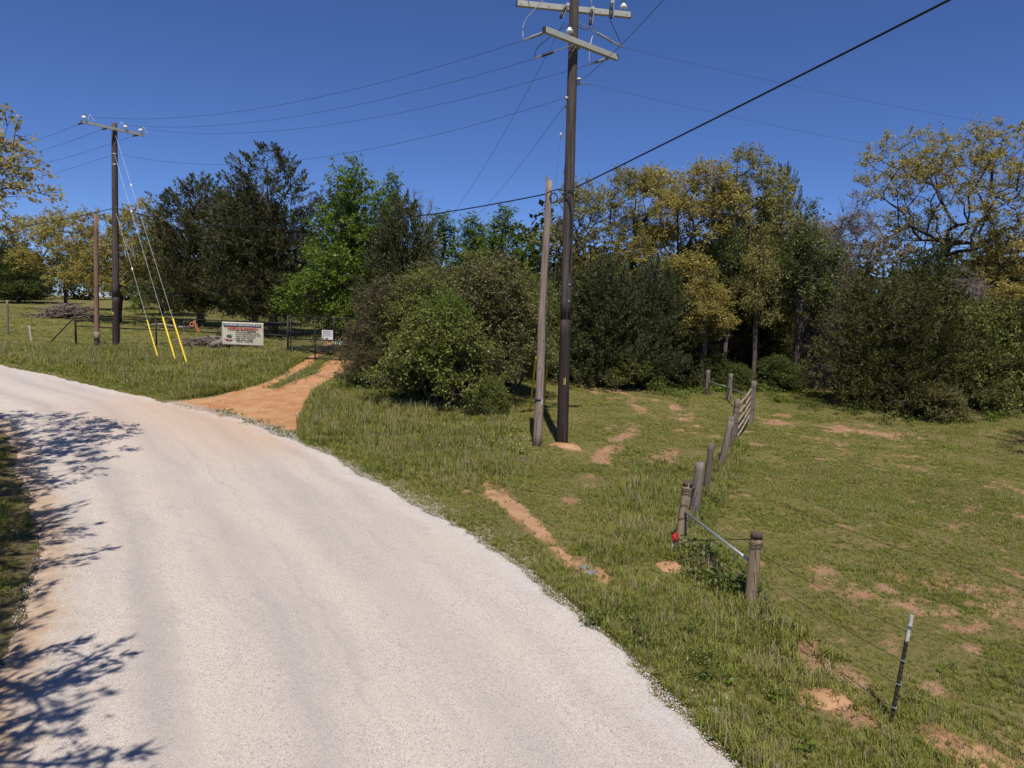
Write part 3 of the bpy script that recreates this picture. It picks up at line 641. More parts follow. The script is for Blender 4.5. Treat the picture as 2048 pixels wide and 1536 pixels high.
def leaves(rng, pts, dirs, per, spread, size, droop=0.0, flat=0.5, wide=0.36):
    """leaf-shaped faces clustered round the twig tips"""
    n = len(pts) * per; base = np.repeat(pts, per, 0); dd = np.repeat(dirs, per, 0)
    sp = np.repeat(spread * rng.uniform(0.6, 1.35, len(pts)), per)
    p = base + rng.normal(0, 1, (n, 3)) * sp[:, None] * np.array([0.55, 0.55, 0.42]) - dd * sp[:, None] * 0.25
    a_ = unit(rng.normal(0, 1, (n, 3)) * np.array([1, 1, 0.6]) + dd * 0.5 + np.array([0, 0, -droop]))
    up = unit(rng.normal(0, 1, (n, 3)) * flat + np.array([0, 0, 1.0])); w = unit(np.cross(a_, up)); nrm = np.cross(w, a_)
    s = size * rng.uniform(0.55, 1.3, n)[:, None]
    V = np.stack([p, p + a_ * s * 0.5 + w * s * wide + nrm * s * 0.08, p + a_ * s, p + a_ * s * 0.5 - w * s * wide + nrm * s * 0.08], 1).reshape(-1, 3)
    F = np.arange(n * 4).reshape(-1, 4)
    tint = np.clip(np.repeat(rng.uniform(0, 1, len(pts)), per) * 0.45 + rng.uniform(0, 1, n) * 0.55, 0, 1)
    return V, F, tint
def sprays(rng, pts, dirs, per, length, size, width, upw=0.25):
    """cedar foliage: tapering spikes fanned along each twig"""
    n = len(pts) * per; base = np.repeat(pts, per, 0); dd = np.repeat(dirs, per, 0)
    u = rng.uniform(0, 1, n) ** 0.8; ln = np.repeat(length * rng.uniform(0.6, 1.35, len(pts)), per)
    p = base + dd * ((u - 0.55) * ln)[:, None] + rng.normal(0, 1, (n, 3)) * (0.20 * ln * (1.04 - u))[:, None]
    a_ = unit(dd * (0.55 + 0.7 * u)[:, None] + rng.normal(0, 0.5, (n, 3)) + np.array([0, 0, upw]))
    w = unit(np.cross(a_, rng.normal(0, 1, (n, 3)))); s = (size * rng.uniform(0.5, 1.25, n))[:, None]; ww = width * s
    mid = p + a_ * s * 0.45
    V = np.stack([p, mid + w * ww, p + a_ * s, mid - w * ww], 1).reshape(-1, 3)
    F = np.arange(n * 4).reshape(-1, 4)
    tint = np.clip(np.repeat(rng.uniform(0, 1, len(pts)), per) * 0.5 + rng.uniform(0, 1, n) * 0.5, 0, 1)
    return V, F, tint
def twiggy(rng, pts, dirs, k, L_, bend=0.75, r=0.007):
    """short twigs fanning from each branch end; returns the twig tubes and where leaves sit on them"""
    n = len(pts) * k; base = np.repeat(pts, k, 0); d = unit(np.repeat(dirs, k, 0) + rng.normal(0, bend, (n, 3)) + np.array([0, 0, 0.15]))
    ln = (L_ * rng.uniform(0.5, 1.4, n))[:, None]; mid = base + d * ln * 0.55 + rng.normal(0, 0.06, (n, 3)) * ln; end = mid + unit(d + rng.normal(0, 0.45, (n, 3))) * ln * 0.5
    tubes = [(np.array([a_, b_, c_]), np.array([r, r * 0.8, r * 0.4])) for a_, b_, c_ in zip(base, mid, end)]
    return tubes, np.concatenate([mid, end]), np.concatenate([d, unit(end - mid)])
def lobes(rng, ls, n, inner=0.5, low=-0.45):
    """twig tips in the outer part of a set of ellipsoid lobes (x, y, z, rx, rz)"""
    ls = np.array(ls, float); wt = ls[:, 3] ** 2 * ls[:, 4]; k = rng.choice(len(ls), n * 2, p=wt / wt.sum())
    d = unit(rng.normal(0, 1, (n * 2, 3))); d = d[(d[:, 2] > low)]; k = k[:len(d)]
    r = rng.uniform(inner ** 3, 1, len(d)) ** (1 / 3); L = ls[k]
    return (L[:, :3] + d * r[:, None] * L[:, [3, 3, 4]])[:n]
def fin(name, label, wood, crown, wood_mat, leaf_mat, loc, rz=0.0, group=None, cat='tree', wname='trunk', cname='crown'):
    t = thing(name, label, cat, loc, rz, group)
    link(wname, wood, wood_mat, t)
    if crown is not None: link(cname, crown, leaf_mat, t)
    return t
def dup(t, label, loc, rz=0.0, scale=(1, 1, 1), leaf=None):
    r = t.copy(); COL.objects.link(r); r.location = loc; r.rotation_euler = (0, 0, rz); r.scale = scale; r['label'] = label
    for ch in list(t.children):
        c = ch.copy(); COL.objects.link(c); c.parent = r
        if leaf is not None and ch.name.split('.')[0] == 'crown':
            c.data = ch.data.copy(); c.data.materials.clear(); c.data.materials.append(leaf)
    return r
def oak(seed, H_, rad, trunk_h, lean=(0, 0), ntip=540, per=56, spread=0.34, leaf=0.125, nl=18, open_=0.45, r_base=None, low=-0.6, flatz=0.72, cb=0.7):
    rng = np.random.default_rng(seed)
    top = np.array([lean[0], lean[1], trunk_h]); m = 6
    trunk = [np.array([lean[0] * (q / m) ** 1.4 + (rng.normal(0, 0.05) if q else 0), lean[1] * (q / m) ** 1.4 + (rng.normal(0, 0.05) if q else 0), trunk_h * q / m]) for q in range(m + 1)]
    ls = []
    ch = H_ - trunk_h * cb
    for q in range(nl):
        a_ = q * 2.39996 + rng.uniform(-0.5, 0.5); f = (q + 0.5) / nl; hf = 1 - f
        rr = rad * (0.15 + 0.72 * math.sin(math.pi * min(1, 0.18 + 0.62 * f))) * rng.uniform(0.55, 1.0); lr = rad * rng.uniform(0.26, 0.40)
        lz = trunk_h * cb + ch * (0.10 + 0.80 * hf + rng.uniform(-0.05, 0.05)); lz = min(lz, H_ - lr * flatz * 0.9)
        ls.append((top[0] + rr * math.cos(a_), top[1] + rr * math.sin(a_), lz, lr, lr * flatz))
    tips = lobes(rng, ls, ntip, open_, low)
    tubes, e_, d_ = skeleton(rng, trunk, tips, r_base or 0.017 * H_, 0.009, 0.5, 0.10, 0.10, 0.25, 0.8)
    tw, e_, d_ = twiggy(rng, e_, d_, 4, spread * 1.35)
    V_, F_, t_ = leaves(rng, e_, d_, max(3, per // 8), spread * 0.42, leaf, 0.25)
    return wood_mesh('trunk', tubes + tw, rng), mesh_np('crown', V_, F_, False, t_)
def cedar(seed, H_, rad, h0=0.08, ntip=620, per=34, size=0.30, length=0.6, width=0.13, spires=4, r_base=None, power=0.75, lean=0.0, dead=0):
    rng = np.random.default_rng(seed)
    trunk = [np.array([lean * (q / 9) + rng.normal(0, 0.03) * q / 3, rng.normal(0, 0.03) * q / 3, H_ * 0.93 * q / 9]) for q in range(10)]
    tips = []
    sp = [(0.0, 0.0, 1.0, 1.0)] + [(math.cos(a_) * r_, math.sin(a_) * r_, f, s_) for a_, r_, f, s_ in
          zip(rng.uniform(0, 6.28, spires), rng.uniform(0.3, 0.62, spires) * rad * 0.8, rng.uniform(0.66, 0.97, spires), rng.uniform(0.32, 0.6, spires))]
    ph = rng.uniform(0, 6.28, 6)
    wt = np.array([s_[2] * s_[3] ** 2 for s_ in sp]); wt /= wt.sum()
    while len(tips) < ntip:
        cx, cy, f, s_ = sp[rng.choice(len(sp), p=wt)]
        hh = rng.uniform(h0, 1.0); prof = (1 - hh) ** power * (0.55 + 0.45 * min(1, (hh - h0) / 0.18 + 0.25)) + 0.03
        a_ = rng.uniform(0, 6.28); lob = 1 + 0.22 * math.sin(3 * a_ + ph[0] + 7 * hh) + 0.16 * math.sin(5 * a_ + ph[1] - 13 * hh) + 0.14 * math.sin(23 * hh + ph[2] + 2 * a_)
        r_ = rad * s_ * prof * lob * rng.uniform(0.3, 1.0) ** 0.5
        if rng.uniform() > (0.35 + prof): continue
        tips.append((cx * (0.4 + 0.6 * hh) + lean * hh + r_ * math.cos(a_), cy * (0.4 + 0.6 * hh) + r_ * math.sin(a_), H_ * f * hh))
    tips = np.array(tips)
    tubes, e_, d_ = skeleton(rng, trunk, tips, r_base or 0.018 * H_ + 0.06, 0.011, 0.5, 0.06, -0.05, 0.05, 0.9)
    out = unit(np.stack([e_[:, 0], e_[:, 1], np.full(len(e_), 1.1)], 1)); d_ = unit(d_ * 0.45 + unit(np.stack([e_[:, 0], e_[:, 1], 0.55 * np.hypot(e_[:, 0], e_[:, 1]) + 0.5], 1)) * 0.8)
    V_, F_, t_ = sprays(rng, e_, d_, per, length, size, width)
    if dead:
        for q in range(dead):
            a_ = rng.uniform(0, 6.28); hh = rng.uniform(0.15, 0.55); p0 = np.array([0, 0, H_ * hh]); L_ = rad * rng.uniform(0.7, 1.02) * (1 - hh) ** 0.5
            p2 = p0 + np.array([math.cos(a_) * L_, math.sin(a_) * L_, rng.uniform(-0.1, 0.35) * L_]); tubes.append((np.array([p0, (p0 + p2) / 2 + rng.normal(0, .1, 3), p2]), np.array([0.03, 0.022, 0.008])))
    return wood_mesh('trunk', tubes, rng), mesh_np('crown', V_, F_, False, t_)
def leafy(seed, H_, rad, low=0.12, ntip=520, per=40, spread=0.36, leaf=0.13, nl=14, cone=0.8, r_base=None):
    """upright broadleaf tree: lobes stacked round a leader"""
    rng = np.random.default_rng(seed)
    trunk = [np.array([rng.normal(0, 0.05) * q / 2, rng.normal(0, 0.05) * q / 2, H_ * 0.88 * q / 8]) for q in range(9)]
    ls = [(0, 0, H_ * 0.93, rad * 0.22, H_ * 0.07)]
    for q in range(nl):
        f = (q + 0.5) / nl; a_ = q * 2.39996 + rng.uniform(-0.3, 0.3); prof = (1 - f) ** cone * (0.7 + 0.3 * min(1, f * 5))
        lr = rad * (0.26 + 0.22 * prof) * rng.uniform(0.8, 1.15); rr = max(0, rad * prof - lr * 0.6)
        ls.append((rr * math.cos(a_), rr * math.sin(a_), H_ * (low + (0.92 - low) * f), lr, lr * rng.uniform(0.7, 1.0)))
    tips = lobes(rng, ls, ntip, 0.45, -0.7)
    tubes, e_, d_ = skeleton(rng, trunk, tips, r_base or 0.016 * H_ + 0.03, 0.009, 0.5, 0.08, 0.05, 0.1, 0.9)
    tw, e_, d_ = twiggy(rng, e_, d_, 3, spread * 1.4)
    V_, F_, t_ = leaves(rng, e_, d_, max(3, per // 6), spread * 0.45, leaf, 0.3)
    return wood_mesh('trunk', tubes + tw, rng), mesh_np('crown', V_, F_, False, t_)
def shrub(seed, H_, rad, ntip=620, per=46, spread=0.24, leaf=0.075, stems=6, nl=13, bare=40, inner=0.55, squash=1.0):
    """many-stemmed bush leafy to the ground, with bare twigs showing through"""
    rng = np.random.default_rng(seed); Wd = []; E_, D_ = [], []
    ls = [(0, 0, H_ * 0.62, rad * 0.6, H_ * 0.37)]
    for q in range(nl):
        a_ = q * 2.39996 + rng.uniform(-0.4, 0.4); f = math.sqrt((q + 0.5) / nl); lr = rad * rng.uniform(0.26, 0.42)
        hz = H_ * (0.78 - 0.62 * f ** 2 + rng.uniform(-0.08, 0.1)); rr = (rad - lr * 0.75) * f
        ls.append((rr * math.cos(a_), rr * math.sin(a_) * squash, max(hz, lr * 0.45), lr, min(lr * 0.8, max(0.2, H_ - hz))))
    tips = lobes(rng, ls, ntip, inner, -0.75); tips = tips[tips[:, 2] > 0.06]
    sec = ((np.arctan2(tips[:, 1], tips[:, 0]) + math.pi) / 6.2832 * stems).astype(int) % stems
    for s_ in range(stems):
        tt = tips[sec == s_]
        if len(tt) < 3: continue
        c = tt.mean(0); b0 = np.array([c[0] * 0.12, c[1] * 0.12, 0])
        trunk = [b0, b0 * 0.6 + c * 0.4 * np.array([1, 1, 0.9]), c * np.array([0.75, 0.75, 0.95])]
        tubes, e_, d_ = skeleton(rng, trunk, tt, 0.05 + 0.006 * H_, 0.006, 0.4, 0.14, 0.1, 0.1, 0.4)
        Wd += tubes; E_.append(e_); D_.append(d_)
    e_ = np.vstack(E_); d_ = np.vstack(D_)
    for q in range(bare):
        j = rng.integers(len(e_)); p = e_[j]; dv = unit(rng.normal(0, 1, 3) + unit(np.array([p[0], p[1], 0.4])) * 1.1); L_ = rng.uniform(0.4, 1.1)
        Wd.append((np.array([p - dv * L_ * 0.6, p + rng.normal(0, .05, 3), p + dv * L_ * 0.4]), np.array([0.012, 0.009, 0.004])))
    tw, e_, d_ = twiggy(rng, e_, d_, 3, spread * 1.9, 0.8, 0.006)
    V_, F_, t_ = leaves(rng, e_, d_, max(4, per // 6), spread * 0.5, leaf, 0.1, 0.7)
    return wood_mesh('stems', Wd + tw, rng, 1.0), mesh_np('crown', V_, F_, False, t_)
def baretree(seed, H_, rad, ntip=420, th=0.2, r_tip=0.012, fine=6):
    rng = np.random.default_rng(seed)
    trunk = [np.array([rng.normal(0, 0.06) * q, rng.normal(0, 0.06) * q, H_ * 0.75 * q / 7]) for q in range(8)]
    ls = [(0, 0, H_ * 0.85, rad * 0.4, H_ * 0.15)] + [(rad * 0.5 * math.cos(q * 2.4), rad * 0.5 * math.sin(q * 2.4), H_ * (th + 0.1 * q), rad * 0.5, rad * 0.45) for q in range(7) if th + 0.1 * q < 0.88]
    tips = lobes(rng, ls, ntip, 0.4, -0.8)
    tubes, e_, d_ = skeleton(rng, trunk, tips, 0.012 * H_ + 0.02, r_tip, 0.5, 0.1, 0.08, 0.12, 0.8)
    w = wood_mesh('trunk', tubes, rng)
    tw = []
    for p, d in zip(e_, d_):
        for q in range(fine):
            v = unit(d + rng.normal(0, 0.6, 3)); L_ = rng.uniform(0.3, 0.8); tw.append((np.array([p - d * 0.15, p + v * L_ * 0.5, p + v * L_ + rng.normal(0, .05, 3)]), np.array([0.013, 0.011, 0.006])))
    Vs, Fs, o = [], [], 0
    for p, r in tw:
        V_, F_ = tube_arrays(p, r, 3); Vs.append(V_); Fs.append(F_ + o); o += len(V_)
    return w, mesh_np('twigs', np.vstack(Vs), np.vstack(Fs), True)
def G(x, y, dz=-0.05): return (x, y, gz(x, y) + dz)
def sc(tree_h, want_h, tree_r, want_r): return (want_r / tree_r, want_r / tree_r, want_h / tree_h)

# oaks in yellow spring flush
ok1 = oak(101, 12.2, 3.9, 4.6); ok2 = oak(102, 12.8, 3.6, 5.2, (0.3, 0.2), nl=16); ok3 = oak(103, 12.3, 3.5, 5.4, (-0.3, 0), 560)
okr = oak(112, 14.5, 5.2, 8.2, (0.0, 0.0), 660, 52, 0.30, 0.12, 26, 0.25, 0.27, -0.7, 0.72, 0.93); okl = oak(105, 8.6, 5.8, 6.8, (0.6, 0.3), 700, 60, 0.24, 0.095, 20, 0.3, 0.2, -0.5, 0.42)
GO = 'yellow oaks of the wood behind the wooden gate'
o_a = fin('oak_tree', 'yellow flushing oak directly right of the tall utility pole', *ok1, M_BARK, M_OAK2, G(5.2, 43.0), 0.4, GO)
o_b = fin('oak_tree', 'broad yellow oak above the two dark cedars right of the utility pole', *ok2, M_BARK, M_OAK, G(8.8, 44.0), 1.3, GO)
o_c = fin('oak_tree', 'yellow oak whose dark straight trunk stands above the far wooden fence posts', *ok3, M_BARK, M_OAK, G(10.4, 40.4), 2.2, GO)
o_d = dup(o_b, 'tallest yellow oak of the middle wood, left of the dark cedar spire', G(13.6, 42.0), 3.9, (0.95, 0.95, 1.0), M_OAK2)
dup(o_a, 'yellow oak at the back of the wood between the green tree and the cedar spire', G(16.6, 47.5), 4.4, (0.95, 0.95, 0.92))

o_r = fin('oak_tree', 'tall open oak with forked limbs high above the right-hand cedars', *okr, M_BARK, M_OAK, G(24.3, 41.0), 0.9, GO)
dup(o_b, 'yellow oak crown low at the right edge of the photo', G(26.6, 38.6), 5.2, (0.86, 0.86, 0.74))
dup(o_a, 'far yellow oak showing between the tall open oak and the bare grey trees', G(22.5, 52.0), 2.0, (0.9, 0.9, 0.86))
GF = 'oaks across the pasture'
o_f = fin('oak_tree', 'wide spreading yellow oak behind the left utility pole', *oak(106, 10.6, 5.0, 3.2, (0.2, 0), 520, 56, 0.36, 0.16, 16, 0.45), M_BARK, M_OAK, G(-34.4, 62.0), 0.6, GF)
dup(o_f, 'yellow oak left of the reddish stub pole across the pasture', G(-50.3, 80.0), 2.6, (1.06, 1.06, 1.06))
dup(o_f, 'smaller yellow oak farther back between the pasture oaks', G(-46.0, 88.0), 4.3, (1.0, 1.0, 0.85))
o_l = fin('oak_tree', 'near oak whose bare-tipped boughs reach in at the upper left corner', *okl, M_BARK, M_OAK, (-15.6, 14.2, gz(-15.6, 14.2) - 0.05), 0.15)

# eastern red cedars
cA = cedar(201, 12.4, 6.4, 0.13, 1100, 64, 0.24, 1.2, 0.17, 9, power=0.55, dead=9)
cB = cedar(202, 14.4, 6.6, 0.15, 1150, 64, 0.24, 1.25, 0.17, 10, power=0.55, dead=9, lean=-0.5)
cC = cedar(203, 6.8, 4.4, 0.02, 1150, 56, 0.17, 0.75, 0.15, 9, power=0.30, dead=8)
cD = cedar(204, 6.6, 2.9, 0.03, 800, 52, 0.18, 0.8, 0.15, 6, power=0.5, dead=8)
GC = 'cedars behind the black ranch fence'
c_a = fin('cedar_tree', 'dark cedar behind the rust-orange lettering on the ranch fence', *cA, M_BARK_CEDAR, M_CEDAR_BROWN, G(-26.4, 60.0), 0.3, GC)
c_b = fin('cedar_tree', 'tallest dark cedar with jagged spires above the for-sale banner', *cB, M_BARK_CEDAR, M_CEDAR_BROWN, G(-17.9, 53.0), 1.0, GC); c_b.scale = (1, 1, 0.95)
dup(c_a, 'dark cedar filling the gap between the two biggest cedars', G(-22.9, 63.0), 2.4, (0.85, 0.85, 0.95))
dup(c_b, 'lower dark cedar right behind the banner beside the tallest cedar', G(-14.4, 55.5), 3.4, (0.75, 0.75, 0.78))
GR = 'cedars and junipers at the edge of the wood'
c_d = fin('cedar_tree', 'dark cedar immediately right of the tall utility pole', *cD, M_BARK_CEDAR, M_CEDAR_BLUE, G(4.7, 36.6), 0.5, GR)
dup(c_a, 'dark cedar at the bend of the dirt track, right of the one by the pole', G(7.3, 37.0), 2.2, (0.42, 0.42, 0.55), M_CEDAR_BLUE)
dup(c_d, 'dark cedar half hidden behind the tall utility pole', G(2.4, 38.6), 3.6, (1.0, 1.0, 0.86))
dup(c_d, 'small dark cedar in the shade right of the track-bend cedars', G(9.0, 38.4), 5.0, (0.9, 0.9, 0.72))
dup(c_d, 'blue-dark cedar rising left of centre behind the roadside thicket', G(-6.4, 40.2), 1.2, (1.05, 1.05, 1.36))
dup(c_b, 'narrow dark cedar spire poking out of the yellow oaks', G(16.3, 44.4), 0.2, (0.40, 0.40, 0.90), M_CEDAR)
c_c = fin('cedar_tree', 'broad olive cedar sweeping to the ground right of the wooden gate', *cC, M_BARK_CEDAR, M_CEDAR, G(16.9, 31.6), 0.8, GR); c_c.scale = (0.92, 0.92, 0.92)
dup(c_d, 'dark cedar top behind the broad olive cedar', G(21.6, 37.6), 4.1, (1.05, 1.05, 1.16))
dup(c_c, 'low olive cedar at the right edge below the yellow oak crown', G(23.6, 33.6), 2.6, (0.72, 0.72, 0.75))
dup(c_c, 'cedar out of frame at right whose shadow falls on the grass', G(20.6, 21.5), 4.0, (0.85, 0.85, 0.95))
c_e = fin('cedar_tree', 'high-crowned cedar out of frame at left shading the road shoulder', *cedar(205, 9.3, 3.9, 0.46, 300, 44, 0.18, 0.9, 0.14, 5, power=0.5), M_BARK_CEDAR, M_CEDAR, G(-9.6, 8.0), 1.0, GR)
dup(c_e, 'high-crowned cedar out of frame at lower left shading the near road edge', G(-6.9, 3.2), 3.0, (1.1, 1.1, 1.0))
dup(c_e, 'high-crowned cedar out of frame at left, the one farthest up the road', G(-11.6, 9.7), 4.4, (0.95, 0.95, 1.0))
dup(c_e, 'high-crowned cedar out of frame at left, second from the camera', G(-9.6, 5.7), 5.3, (0.9, 0.9, 1.0))
dup(c_d, 'far round-topped dark tree at the left end of the pasture', G(-73.5, 105.0), 0.4, (1.5, 1.5, 1.42))

# bright green broadleaf trees
g1 = leafy(301, 11.4, 4.2, 0.07, 860, 46, 0.38, 0.16, 18, 0.62); g2 = leafy(302, 9.6, 2.0, 0.15, 420, 38, 0.34, 0.14, 12, 0.6)
GG = 'bright green broadleaf trees behind the thicket'
t_g = fin('sweetgum_tree', 'bright green tree overhanging the ranch gate', *g1, M_BARK, M_GREEN, G(-9.7, 42.4), 0.0, GG)
t_h = fin('sweetgum_tree', 'bright green slender tree right of the gate tree, second peak', *g2, M_BARK, M_GREEN, G(-8.0, 45.5), 0.7, GG)
t_h.scale = (1.0, 1.0, 1.14)
dup(t_h, 'pointed bright green tree left of the leaning stub pole', G(-0.9, 48.0), 2.0, (1.25, 1.25, 1.02))
dup(t_h, 'lower bright green tree left of the pointed one', G(-3.2, 52.0), 3.5, (1.4, 1.4, 0.96))
dup(t_h, 'lower bright green tree beside the bare saplings', G(-5.1, 50.0), 5.1, (1.4, 1.4, 0.94))
dup(t_h, 'bright green tree behind the leaning stub pole', G(1.0, 46.0), 0.9, (1.3, 1.3, 0.82))
dup(t_g, 'green tree deep behind the thicket, filling the gap at centre', G(-2.4, 56.0), 1.9, (1.1, 1.1, 0.80))
dup(t_g, 'green tree peeping over the left edge of the dark cedars', G(-37.6, 76.0), 4.0, (0.85, 0.85, 0.96))
dup(t_g, 'yellow-green tree at the far left end of the pasture', G(-66.0, 95.0), 2.2, (1.15, 1.15, 0.62), M_GREEN2)
t_k = fin('elm_tree', 'green-leaved slender tree between the yellow oaks and the bare grey trees', *leafy(303, 10.0, 2.1, 0.42, 360, 34, 0.36, 0.13, 11, 0.45), M_BARK_SHRUB, M_GREEN2, G(15.1, 37.6), 0.2)
dup(t_k, 'thin green tree whose pale trunk stands behind the wooden gate, nearer the track', G(11.5, 38.6), 2.9, (0.6, 0.6, 0.98))
dup(t_k, 'thin green tree whose dark trunk stands behind the wooden gate, nearer the bare trees', G(13.7, 40.0), 4.6, (0.62, 0.62, 0.95))

dup(t_k, 'slim young oak with low yellow sprigs behind the far wooden posts', G(9.9, 36.9), 1.1, (0.75, 0.75, 0.66), M_OAK)
dup(t_k, 'slim yellow-leaved tree with a crooked pale trunk right of the far posts', G(12.7, 37.3), 5.6, (0.62, 0.62, 0.86), M_OAK2)

# leafless grey trees
b1 = baretree(401, 10.3, 2.6, 460); b2 = baretree(402, 10.4, 0.8, 60, 0.5, 0.008, 3)
t_b = fin('bare_tree', 'grey leafless tree left of the broad olive cedar', *b1, M_TWIG, M_TWIG, G(18.9, 40.4), 0, 'grey leafless trees', cname='twigs'); t_b.scale = (1, 1, 1.04)
dup(t_b, 'second grey leafless tree, nearer the green slender tree', G(17.4, 39.4), 1.7, (0.8, 0.8, 0.8))
dup(t_b, 'low grey brushy tree beside the shaded lane behind the gate', G(16.6, 38.6), 3.0, (0.6, 0.6, 0.42))
dup(t_b, 'grey leafless tree tangled under the yellow oaks', G(11.2, 42.2), 4.2, (0.8, 0.8, 0.66))
dup(t_b, 'grey leafless tree behind the right-hand shrubs', G(22.9, 36.8), 5.2, (0.8, 0.8, 0.66))
t_s = fin('bare_sapling', 'tall bare sapling above the thicket, left of two', *b2, M_TWIG, M_TWIG, G(-6.4, 46.0), 0, 'bare saplings', cname='twigs')
dup(t_s, 'tall bare sapling above the thicket, right of two', G(-5.7, 46.3), 2.1, (1, 1, 0.95))

# the roadside thicket and other shrubs
GS = 'shrubs of the roadside thicket'
s2 = fin('shrub', 'leafy front shrub of the thicket spilling onto the verge', *shrub(501, 3.7, 2.6, 760, 42, 0.2, 0.105, 7, 15, 220), M_BARK_SHRUB, M_SHRUB, G(-2.75, 26.7), 0, GS, 'shrub', 'stems')
s3 = fin('shrub', 'tall pale grey-green shrub at the back right of the thicket', *shrub(502, 6.2, 2.7, 800, 42, 0.24, 0.095, 7, 16, 160), M_BARK_SHRUB, M_SHRUB_PALE, G(-1.1, 29.8), 0, GS, 'shrub', 'stems')
s1 = fin('shrub', 'brownish fine-leaved shrub at the driveway end of the thicket', *shrub(505, 4.7, 2.2, 620, 44, 0.2, 0.07, 6, 14, 160), M_BARK_SHRUB, M_SHRUB_BROWN, G(-5.55, 30.8), 0, GS, 'shrub', 'stems')
dup(s3, 'olive shrub in the middle of the thicket behind the leafy front shrub', G(-3.9, 30.4), 2.3, (0.85, 0.85, 0.84), M_SHRUB)
s5 = fin('shrub', 'bright green vine-covered shrub in the heart of the thicket', *shrub(504, 4.4, 1.7, 420, 42, 0.22, 0.08, 5, 10, 10), M_BARK_SHRUB, M_GREEN, G(-2.75, 27.6), 0, GS, 'shrub', 'stems')
dup(s3, 'narrow olive shrub of the thicket closest to the stub pole', G(0.1, 30.6), 4.0, (0.68, 0.68, 0.9), M_SHRUB)
dup(s2, 'small shrub at the foot of the thicket nearest the stub pole', G(-0.75, 25.6), 1.4, (0.30, 0.30, 0.42))
dup(s1, 'low brownish shrub where the thicket meets the driveway', G(-6.0, 29.4), 2.2, (0.62, 0.62, 0.42))
dup(s2, 'dark green shrub at the right edge beside the broad olive cedar', G(21.3, 33.0), 3.0, (1.0, 1.0, 1.32))
dup(s2, 'shrub under the dark cedars at the bend of the dirt track', G(6.0, 36.2), 0.8, (0.7, 0.7, 0.55))
dup(s2, 'shrub behind the far wooden fence posts', G(10.4, 37.6), 4.4, (0.6, 0.6, 0.5), M_GREEN2)
dup(s2, 'low grey-leaved shrub at the foot of the broad olive cedar', G(17.6, 29.2), 5.4, (0.55, 0.55, 0.42), M_SHRUB_PALE)
dup(s2, 'pale green low shrub between the slim trunks behind the wooden gate', G(13.9, 37.4), 2.0, (0.62, 0.62, 0.5), M_GREEN2)
dup(s2, 'small green shrub left of the lane behind the wooden gate', G(11.6, 36.3), 0.9, (0.42, 0.42, 0.4), M_GREEN2)
dup(s3, 'shaded shrub closing the lane behind the wooden gate', G(16.0, 44.5), 1.2, (0.9, 0.9, 0.6), M_SHRUB)
dup(s3, 'shrub deep in the wood behind the slender trunks', G(12.5, 46.0), 3.2, (0.9, 0.9, 0.55), M_SHRUB)
dup(s3, 'olive shrub behind the thicket and the dark cedar', G(-4.2, 37.5), 5.6, (1.0, 1.0, 0.9))
dup(s3, 'olive shrub between the thicket and the tall utility pole', G(0.8, 36.5), 0.2, (0.9, 0.9, 0.85), M_SHRUB)

# the wood behind: reads as one dark mass
def far_wood():
    rng = np.random.default_rng(900); Vs, Fs, Ts, o = [], [], [], 0
    src = [cD[1], cC[1], ok1[1], ok3[1]]
    for k in range(90):
        if k < 46: x_, y_ = rng.uniform(1, 42), rng.uniform(50, 70)
        else: x_, y_ = -150 + (k - 46) * 3.4 + rng.uniform(-2, 2), rng.uniform(110, 130)
        hh = rng.uniform(7, 10.5); rr = rng.uniform(2.2, 3.6); n = 1500; z0 = float(tz(x_, y_))
        d = unit(rng.normal(0, 1, (n, 3))); p = d * rng.uniform(0.5, 1, n)[:, None] ** 0.5 * np.array([rr, rr, hh * 0.5]) * (1 + 0.25 * np.sin(d[:, [0]] * 7 + k) * np.cos(d[:, [2]] * 6)) + np.array([x_, y_, z0 + hh * (0.5 if k < 46 else 0.36)])
        V_, F_, t_ = leaves(rng, p, d, 1, 0.3, 0.5, 0.2); Vs.append(V_); Fs.append(F_ + o); Ts.append(np.clip(t_ * 0.6 + (k % 5) * 0.1, 0, 1)); o += len(V_)
    return mesh_np('far_wood', np.vstack(Vs), np.vstack(Fs), False, np.concatenate(Ts))
M_FAR = leafmat('far_leaf', [(0.0, (0.05, 0.055, 0.016)), (0.6, (0.11, 0.10, 0.032)), (1.0, (0.21, 0.175, 0.055))], 0.25, 0.6, 0.2)
tag(link('far_wood', far_wood(), M_FAR), 'dense dark wood behind the nearer trees', 'wood', kind='stuff')

# ---------------------------------------------------------------- weeds and flowers (stuff)
def weed_mesh(name, rng, n, r, hgt, size, mat):
    st = np.stack([rng.normal(0, r * 0.5, n), rng.normal(0, r * 0.5, n), hgt * rng.uniform(0.1, 1, n)], 1)
    V_, F_, t_ = leaves(rng, st, unit(st + np.array([0, 0, 0.2])), 1, 0.03, size, 0.0, 0.6)
    me = mesh_np(name, V_, F_, False, t_); me.materials.append(mat); return bpy.data.objects.new(name, me)
WEEDS = unlinked_collection('weed_shapes', [weed_mesh('weed_a', rg, 90, 0.22, 0.28, 0.07, M_GREEN2), weed_mesh('weed_b', rg, 120, 0.28, 0.22, 0.05, M_SHRUB), weed_mesh('weed_c', rg, 60, 0.16, 0.16, 0.08, M_GREEN)])
wp = []
def weed_line(a_, b_, n, sd, s0, s1):
    for _ in range(n):
        t = rg.uniform(); wp.append((a_[0] + (b_[0] - a_[0]) * t + rg.normal(0, sd), a_[1] + (b_[1] - a_[1]) * t + rg.normal(0, sd), rg.uniform(s0, s1)))
